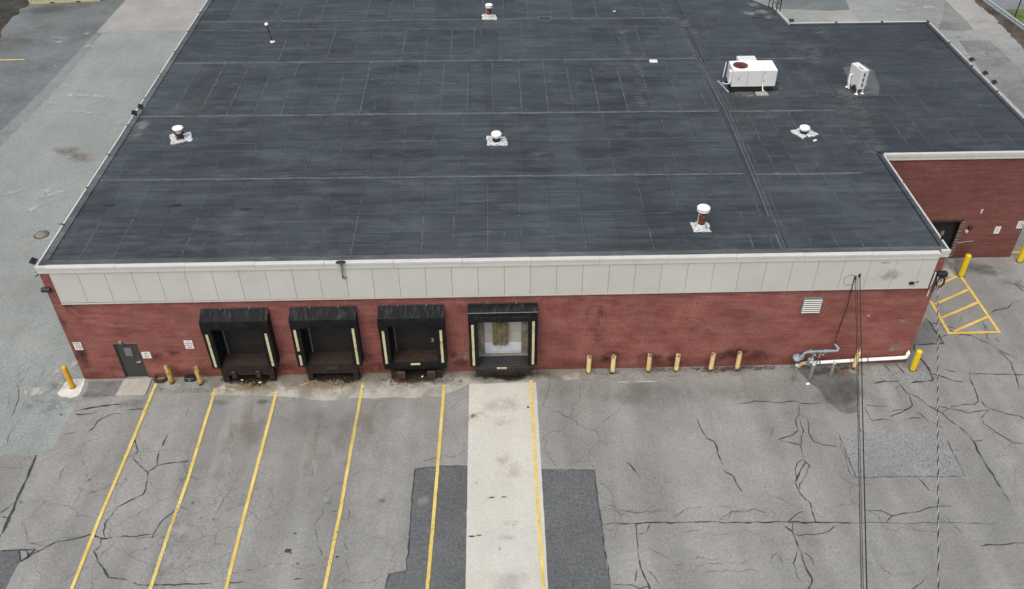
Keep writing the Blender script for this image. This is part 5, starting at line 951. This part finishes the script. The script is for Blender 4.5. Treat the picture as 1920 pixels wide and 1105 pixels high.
MB().tube([(-0.24, 0.75, 0.9), (-0.36, 0.72, 0.9), (-0.40, 0.7, 0.6), (-0.34, 0.6, 0.1)], 0.04, 8).build('line_set', M['white'], ms); MB().bbox((-0.4, 0.15, 0.28), (-0.25, 0.32, 0.5), 0.03).build('disconnect_box', M['black'], ms)
# ---------------------------------------------------------------- flood lights and fixtures
def flood(loc, rz, label, name='flood_light', sc=1.0, mat='black'):
    t = thing(name, label, 'flood light', loc, rz, 'flood lights along the roof edges')
    M_ = Matrix.Rotation(R(-28), 4, 'X')
    MB().bbox((-0.22*sc, -0.16*sc, 0.02), (0.22*sc, 0.16*sc, 0.12*sc), 0.03*sc, M_).build('housing', M[mat], t)
    MB().box((-0.17*sc, -0.12*sc, 0.012), (0.17*sc, 0.12*sc, 0.0195), M_).build('lens', M['glass_grey'], t)
    MB().tube([(0, 0.12*sc, 0.0), (0, 0.18*sc, 0.02), (0, 0.30*sc, -0.02)], 0.03*sc, 6).build('bracket', M['grey_metal'], t)
    for k in range(4): MB().box((-0.15*sc + 0.09*k*sc, -0.10*sc, 0.121*sc), (-0.13*sc + 0.09*k*sc, 0.12*sc, 0.15*sc), M_).build('cooling_fin', M['dark_metal'], t)
    return t
fl = flood((12.72, -0.22, 6.62), 0, 'black flood light on the front coping with a bent conduit below it', sc=0.85)
MB().tube([(0.03, -0.03, -0.02), (0.0, 0.0, -0.4), (-0.0, 0.0, -0.72), (0.05, 0.02, -0.80), (0.13, 0.09, -0.75)], 0.045, 8).build('conduit', M['grey_metal'], fl)
flood((-0.22, 0.30, 6.62), R(-90), 'black flood light hanging off the front left roof corner', sc=0.8)
flood((0.30, 12.75, 6.95), R(-75), 'nearer black flood light of the pair on the left roof edge', sc=0.9); flood((0.42, 13.45, 6.95), R(-75), 'farther black flood light of the pair on the left roof edge', sc=0.9)
for (x, y), lb in zip(((47.42, 18.4), (47.42, 16.6), (47.42, 15.45)), ('farthest black flood light on the right edge of the wing roof', 'middle black flood light on the right edge of the wing roof', 'nearest black flood light on the right edge of the wing roof')): flood((x - 0.02, y, 6.66), R(90), lb, sc=0.8)
flood((38.42, 24.62, 6.66), R(180), 'black flood light at the rear corner by the roof ladder', sc=0.7)
c = thing('corner_camera', 'small grey camera below the coping at the front left corner', 'camera', (-0.03, -0.02, 6.15)); MB().bbox((-0.16, -0.12, 0), (0.0, 0.04, 0.14), 0.03).build('housing', M['grey_metal'], c); MB().tube([(-0.05, 0, 0.1), (0.03, 0.03, 0.12)], 0.03, 6).build('arm', M['dark_metal'], c)
wl = thing('wall_light', 'dark box wall light on the brick at the left end of the fascia', 'wall light', [(0.15, 5.42)][0] and ([(0.15, 5.42)][0][0] - 0.02, -0.01, [(0.15, 5.42)][0][1])); MB().bbox((-0.26, -0.2, -0.06), (0.14, 0.0, 0.12), 0.04).build('housing', M['dark_metal'], wl); MB().box((-0.22, -0.18, -0.075), (0.10, -0.02, -0.061)).build('lens', M['glass_grey'], wl)
# electrical service at the right front corner
x0, z0 = [(38.52, 5.36)][0]
es = thing('service_bracket', 'dark electrical bracket box with coiled cables at the right front corner', 'service bracket', (x0, -0.10, z0))
MB().bbox((-0.22, -0.16, -0.06), (0.20, 0.08, 0.16), 0.03).build('box', M['black'], es); MB().tube([(-0.30, -0.02, 0.1), (-0.30, -0.02, -1.2)], 0.035, 8).build('conduit', M['white_trim'], es)
for k in range(2):
    pts = [(0.05 + (0.18 + 0.05*k)*0.75*math.cos(a), -0.04 - 0.02*k, -0.40 + (0.24 + 0.05*k)*math.sin(a)) for a in [j*2*math.pi/22 for j in range(23)]]; MB().tube(pts, 0.022, 5).build('cable_coil', M['cable'], es)
for k in range(3): MB().tube([(-0.15 + 0.1*k, -0.05, -0.05), (-0.25 + 0.13*k, -0.10, -0.45), (-0.35 + 0.1*k, -0.05, -0.75 - 0.1*k), (-0.28, -0.02, -0.95)], 0.016, 5).build('loose_cable', M['cable'], es)
# ---------------------------------------------------------------- overhead cables
def span(a, b, r, sag, n=40, off=(0,0,0), ext=1.9):
    a = Vector(a) + Vector(off); b = Vector(b) + Vector(off); L = []
    for k in range(n + 1):
        t = ext*k/n; p = a.lerp(b, t); p.z -= sag*4*t/ext*(1 - t/ext); L.append(p)
    return L
xa, za = [(34.75, 5.29)][0]; xb, zb_ = [(34.91, 5.41)][0]
def wire(a, b, r, label, sag): return tag(MB().tube(span(a, b, r, sag), r, 6).build('overhead_cable', M['cable'], None), label, 'cable', 'overhead service cables')
wire((xa, -0.16, za), (28.880, -16.730, 7.850), 0.013, 'leftmost of the overhead black cables dropping to the pale fascia', 0.15)
wire((xa + 0.08, -0.17, za - 0.05), (28.900, -16.790, 7.950), 0.010, 'thin overhead black cable between the two thicker ones at the fascia', 0.2)
wire((xb, -0.16, zb_), (28.900, -16.880, 8.100), 0.018, 'thickest overhead black cable dropping to the right fascia bracket', 0.1)
for lb, (x, z) in zip(('left black cable anchor on the pale fascia', 'right black cable anchor on the pale fascia'), ((xa, za), (xb, zb_))):
    t = thing('cable_anchor', lb, 'cable anchor', (x, -0.13, z)); MB().lathe([(0.05, -0.08), (0.06, 0.0), (0.05, 0.06), (0.0, 0.08)], 12).build('knob', M['black'], t); MB().box((-0.02, 0.0, -0.10), (0.02, 0.04, 0.10)).build('plate', M['dark_metal'], t)
pts = [(p[0], -0.14 - 0.02*math.sin(i), p[1]) for i, p in enumerate([(34.72, 5.23), (34.74, 4.57), (34.77, 3.66), (34.75, 2.71), (34.71, 1.84), (34.72, 1.58), (34.89, 1.31), (34.99, 1.17)])]
tag(MB().tube(pts, 0.02, 6).build('service_cable', M['cable'], None), 'black cable swooping down the brick from the fascia to the gas meter', 'cable')
lp = [(xa - 0.22 + 0.26*math.cos(a), -0.145, za - 0.12 + 0.28*math.sin(a)) for a in [j*2*math.pi/24 for j in range(25)]]
tag(MB().tube(lp, 0.008, 5).build('cable_loop', M['post_grey'], None), 'thin loop of wire on the fascia beside the cable anchors', 'cable')
# twisted pair: two helical strands
A = Vector(([(38.31, 5.33)][0][0], -0.2, [(38.31, 5.33)][0][1])); B = Vector((30.850, -16.880, 8.000))
tw = thing('twisted_service_cable', 'twisted black and white overhead cable running from the right corner', 'cable', A); base = span((0, 0, 0), B - A, 0, 0.1, 620)
for ph, mt in ((0, 'strand'), (math.pi, 'cable'), (math.pi*1.35, 'cable')):
    L = []
    for k, p in enumerate(base):
        a = ph + k*0.52; L.append(p + Vector((math.cos(a), 0, math.sin(a)))*0.012)
    MB().tube(L, 0.0115, 5).build('strand', M[mt], tw)
# ---------------------------------------------------------------- clutter by the wall
x, y = [(3.58, -0.20)][0]; hc = thing('hose_coil', 'rusty brown coil on the ground right of the doorstep', 'coil', (x, y + 0.12, 0.012))
for k in range(3): MB().tube([((0.34 - 0.03*k)*math.cos(a), (0.30 - 0.03*k)*math.sin(a), 0.03 + 0.055*k) for a in [j*2*math.pi/26 for j in range(27)]], 0.032, 6).build('ring', M['rust'], hc)
MB().tube([(-0.25, 0.10, 0.1), (-0.22, 0.16, 0.5), (-0.30, 0.2, 0.62)], 0.02, 6).build('loose_end', M['dark_metal'], hc)
x, y = [(4.95, -0.28)][0]; bt = thing('bait_box', 'black plastic box on the ground between the two peeling bollards', 'box', (x, y, 0.012)); MB().bbox((-0.26, -0.05, 0), (0.26, 0.28, 0.20), 0.04).build('shell', M['blackbox'], bt); MB().box((-0.05, -0.056, 0.08), (0.05, -0.051, 0.13)).build('label_plate', M['galv'], bt)
LT = []
def scraps(pts, label, sz):
    for (x, y), lb in zip(pts, label):
        tag(MB().add([(-sz, -sz*0.5, 0), (sz*0.9, -sz*0.6, 0.01), (sz, sz*0.5, 0.03), (-sz*0.7, sz*0.6, 0.015), (0, 0, 0.04)], [(0,1,4), (1,2,4), (2,3,4), (3,0,4)]).build('litter_scrap', M['paper'], None, (x, y, 0.024), (0, 0, rnd.uniform(0, 3))), lb, 'litter', 'paper scraps on the pavement')
scraps([(7.37, -0.31), (8.20, -0.51), (15.69, -0.35), (3.87, -0.18), (33.44, -1.32)], ['white scrap under the leftmost loading bay', 'larger white scrap in front of the leftmost loading bay', 'crumpled white scrap under the bay marked 3', 'white scrap beside the rusty hose coil', 'white scrap beside the dark patch near the gas meter posts'], 0.09)
tag(MB().box((-0.45, -0.025, 0), (0.45, 0.025, 0.03)).build('wood_strip', M['stud'], None, (*[(10.08, -0.77)][0], 0.024), (0, 0, 0.5)), 'pale wood strip lying left of the second loading bay', 'wood strip')
tag(MB().box((-0.45, -0.015, 0), (0.45, 0.015, 0.02)).build('wood_strip', M['stud'], None, (*[(11.88, -0.31)][0], 0.024), (0, 0, 0.75)), 'thin wood strip lying under the second loading bay', 'wood strip')
def litter(cx, cy, sx, sy, n, label, mat='straw'):
    mb = MB()
    for k in range(n):
        x = rnd.gauss(cx, sx); y = min(-0.15, rnd.gauss(cy, sy)); a = rnd.uniform(0, 3.14); l = rnd.uniform(0.03, 0.12); w = rnd.uniform(0.005, 0.018); z = 0.022 + rnd.uniform(0, 0.03); c, s_ = math.cos(a), math.sin(a)
        mb.add([(x - c*l - s_*w, y - s_*l + c*w, z), (x - c*l + s_*w, y - s_*l - c*w, z), (x + c*l + s_*w, y + s_*l - c*w, z + 0.02), (x + c*l - s_*w, y + s_*l + c*w, z + 0.025)], [(0,1,2,3)])
    o = mb.build('dry_litter', M[mat], None); o['kind'] = 'stuff'; tag(o, label, 'litter')
litter(7.7, -0.75, 0.7, 0.16, 260, 'dry straw and leaf litter in front of the leftmost loading bay'); litter(11.4, -0.75, 0.7, 0.16, 260, 'dry straw litter in front of the second loading bay'); litter(15.3, -0.55, 0.8, 0.12, 120, 'sparse dry litter under the bay marked 3', 'rust'); litter(35.2, -0.35, 0.3, 0.12, 60, 'dry leaf litter by the foot of the gas meter', 'rust'); litter(30.0, -0.18, 1.6, 0.08, 120, 'brown leaf litter along the wall behind the pale bollards', 'rust')
# ---------------------------------------------------------------- far surroundings
ct = thing('shipping_container', 'cream corrugated shipping container behind the left yard', 'container', (-20.88, 46.67, 0.02), R(5.2))
L_, Wd, Hh = 5.95, 2.44, 2.59
mb = MB(); vs = []; fs = []; n = 21; prof = []
for k in range(n):
    x = 0.12 + (L_ - 0.24)*k/n; st = (L_ - 0.24)/n
    prof += [(x, 0.0), (x + st*0.35, 0.0), (x + st*0.5, 0.04), (x + st*0.85, 0.04)]
prof.append((L_ - 0.12, 0.0))
vs = [(x, y + 0.01, 0.16) for x, y in prof] + [(x, y + 0.01, Hh - 0.1) for x, y in prof]; m_ = len(prof)
MB().add(vs, [(i, i+1, m_+i+1, m_+i) for i in range(m_-1)]).build('side_panel', M['container'], ct)
MB().box((0.02, 0.06, 0.1), (L_ - 0.02, Wd, Hh - 0.02)).build('shell', M['container'], ct)
MB().box((0, -0.01, 0.0), (L_, 0.055, 0.155)).build('bottom_rail', M['container'], ct); MB().box((0, -0.01, Hh - 0.1), (L_, 0.055, Hh)).build('top_rail', M['container'], ct)
for x in (0, L_ - 0.12): MB().box((x, -0.014, 0.157), (x + 0.12, 0.1, Hh - 0.102)).build('corner_post', M['container'], ct)
for x in (1.72, 3.9): MB().box((x, -0.016, 0.02), (x + 0.36, -0.011, 0.12)).build('fork_pocket', M['black'], ct)
gr = thing('guardrail', 'galvanized steel guardrail along the far right kerb', 'guardrail', (61.5, 42.6, 0))
gp = [(-0.75 + 0.012*k*k*0.1, 8.0 - 2.0*k) for k in range(12)]
gpts = [(61.15 - 61.5, 52.0 - 42.6), (61.35 - 61.5, 46 - 42.6), (0.1, 42.3 - 42.6), (0.25, 40.6 - 42.6), (0.38, 38.7 - 42.6), (0.55, 36 - 42.6), (0.9, 31 - 42.6), (1.4, 26 - 42.6)]
prof = [(0.0, 0.30), (0.07, 0.36), (0.07, 0.42), (0.0, 0.48), (0.0, 0.54), (0.07, 0.60), (0.07, 0.66), (0.0, 0.72)]
vs = []; fs = []
for (x, y) in gpts:
    for (d, z) in prof: vs.append((x - d - 0.05, y, z + 0.02))
for k in range(len(gpts)-1):
    for q in range(len(prof)-1): a = k*8 + q; fs.append((a, a+1, a+9, a+8))
MB().add(vs, fs).build('rail', M['galv'], gr)
for y in [9.0, 7.05, 5.1, 3.15, 1.2, -0.1, -1.95, -3.9, -5.9, -7.9, -10, -12]:
    for (p, q) in zip(gpts[:-1], gpts[1:]):
        if q[1] <= y <= p[1]: x = lerp(p[0], q[0], (p[1]-y)/(p[1]-q[1]))
    MB().box((x - 0.04, y - 0.06, 0), (x + 0.10, y + 0.06, 0.70)).build('post', M['grey_metal'], gr)
x, y = [(62.85, 40.79)][0]; pp = thing('sign_pole', 'thin dark pole standing in the grass beyond the guardrail', 'pole', (x, y, 0.02)); MB().tube([(0, 0, 0), (0.02, 0, 3.2)], 0.05, 8).build('pole', M['dark_metal'], pp); MB().lathe([(0.09, 0), (0.09, 0.05)], 10).build('base_plate', M['grey_metal'], pp)
x, y = [(63.05, 44.82)][0]; pp = thing('sign_pole', 'thin dark pole beside the road at the top right edge', 'pole', (x, y, 0.02)); MB().tube([(0, 0, 0), (0.0, 0, 2.6)], 0.05, 8).build('pole', M['dark_metal'], pp); MB().lathe([(0.09, 0), (0.09, 0.05)], 10).build('base_plate', M['grey_metal'], pp)
# roof ladder at the rear corner
ld = thing('roof_ladder', 'dark steel roof access ladder with hand rails at the rear roof corner', 'ladder', (37.75, 27.0, 0), R(-35))
for x in (0, 0.55): MB().tube([(x, 0.15, 0.0), (x, 0.15, 7.75), (x, -0.1, 7.95), (x, -0.65, 7.95), (x, -0.68, 6.6)], 0.032, 7).build('side_rail', M['dark_metal'], ld)
for k in range(24): MB().tube([(0, 0.15, 0.3 + 0.3*k), (0.55, 0.15, 0.3 + 0.3*k)], 0.02, 6).build('rung', M['dark_metal'], ld)
for z in (7.2, 7.6): MB().tube([(0, -0.65, z), (0, 0.15, z)], 0.022, 6).build('cage_bar', M['dark_metal'], ld); MB().tube([(0.55, -0.65, z), (0.55, 0.15, z)], 0.022, 6).build('cage_bar', M['dark_metal'], ld)
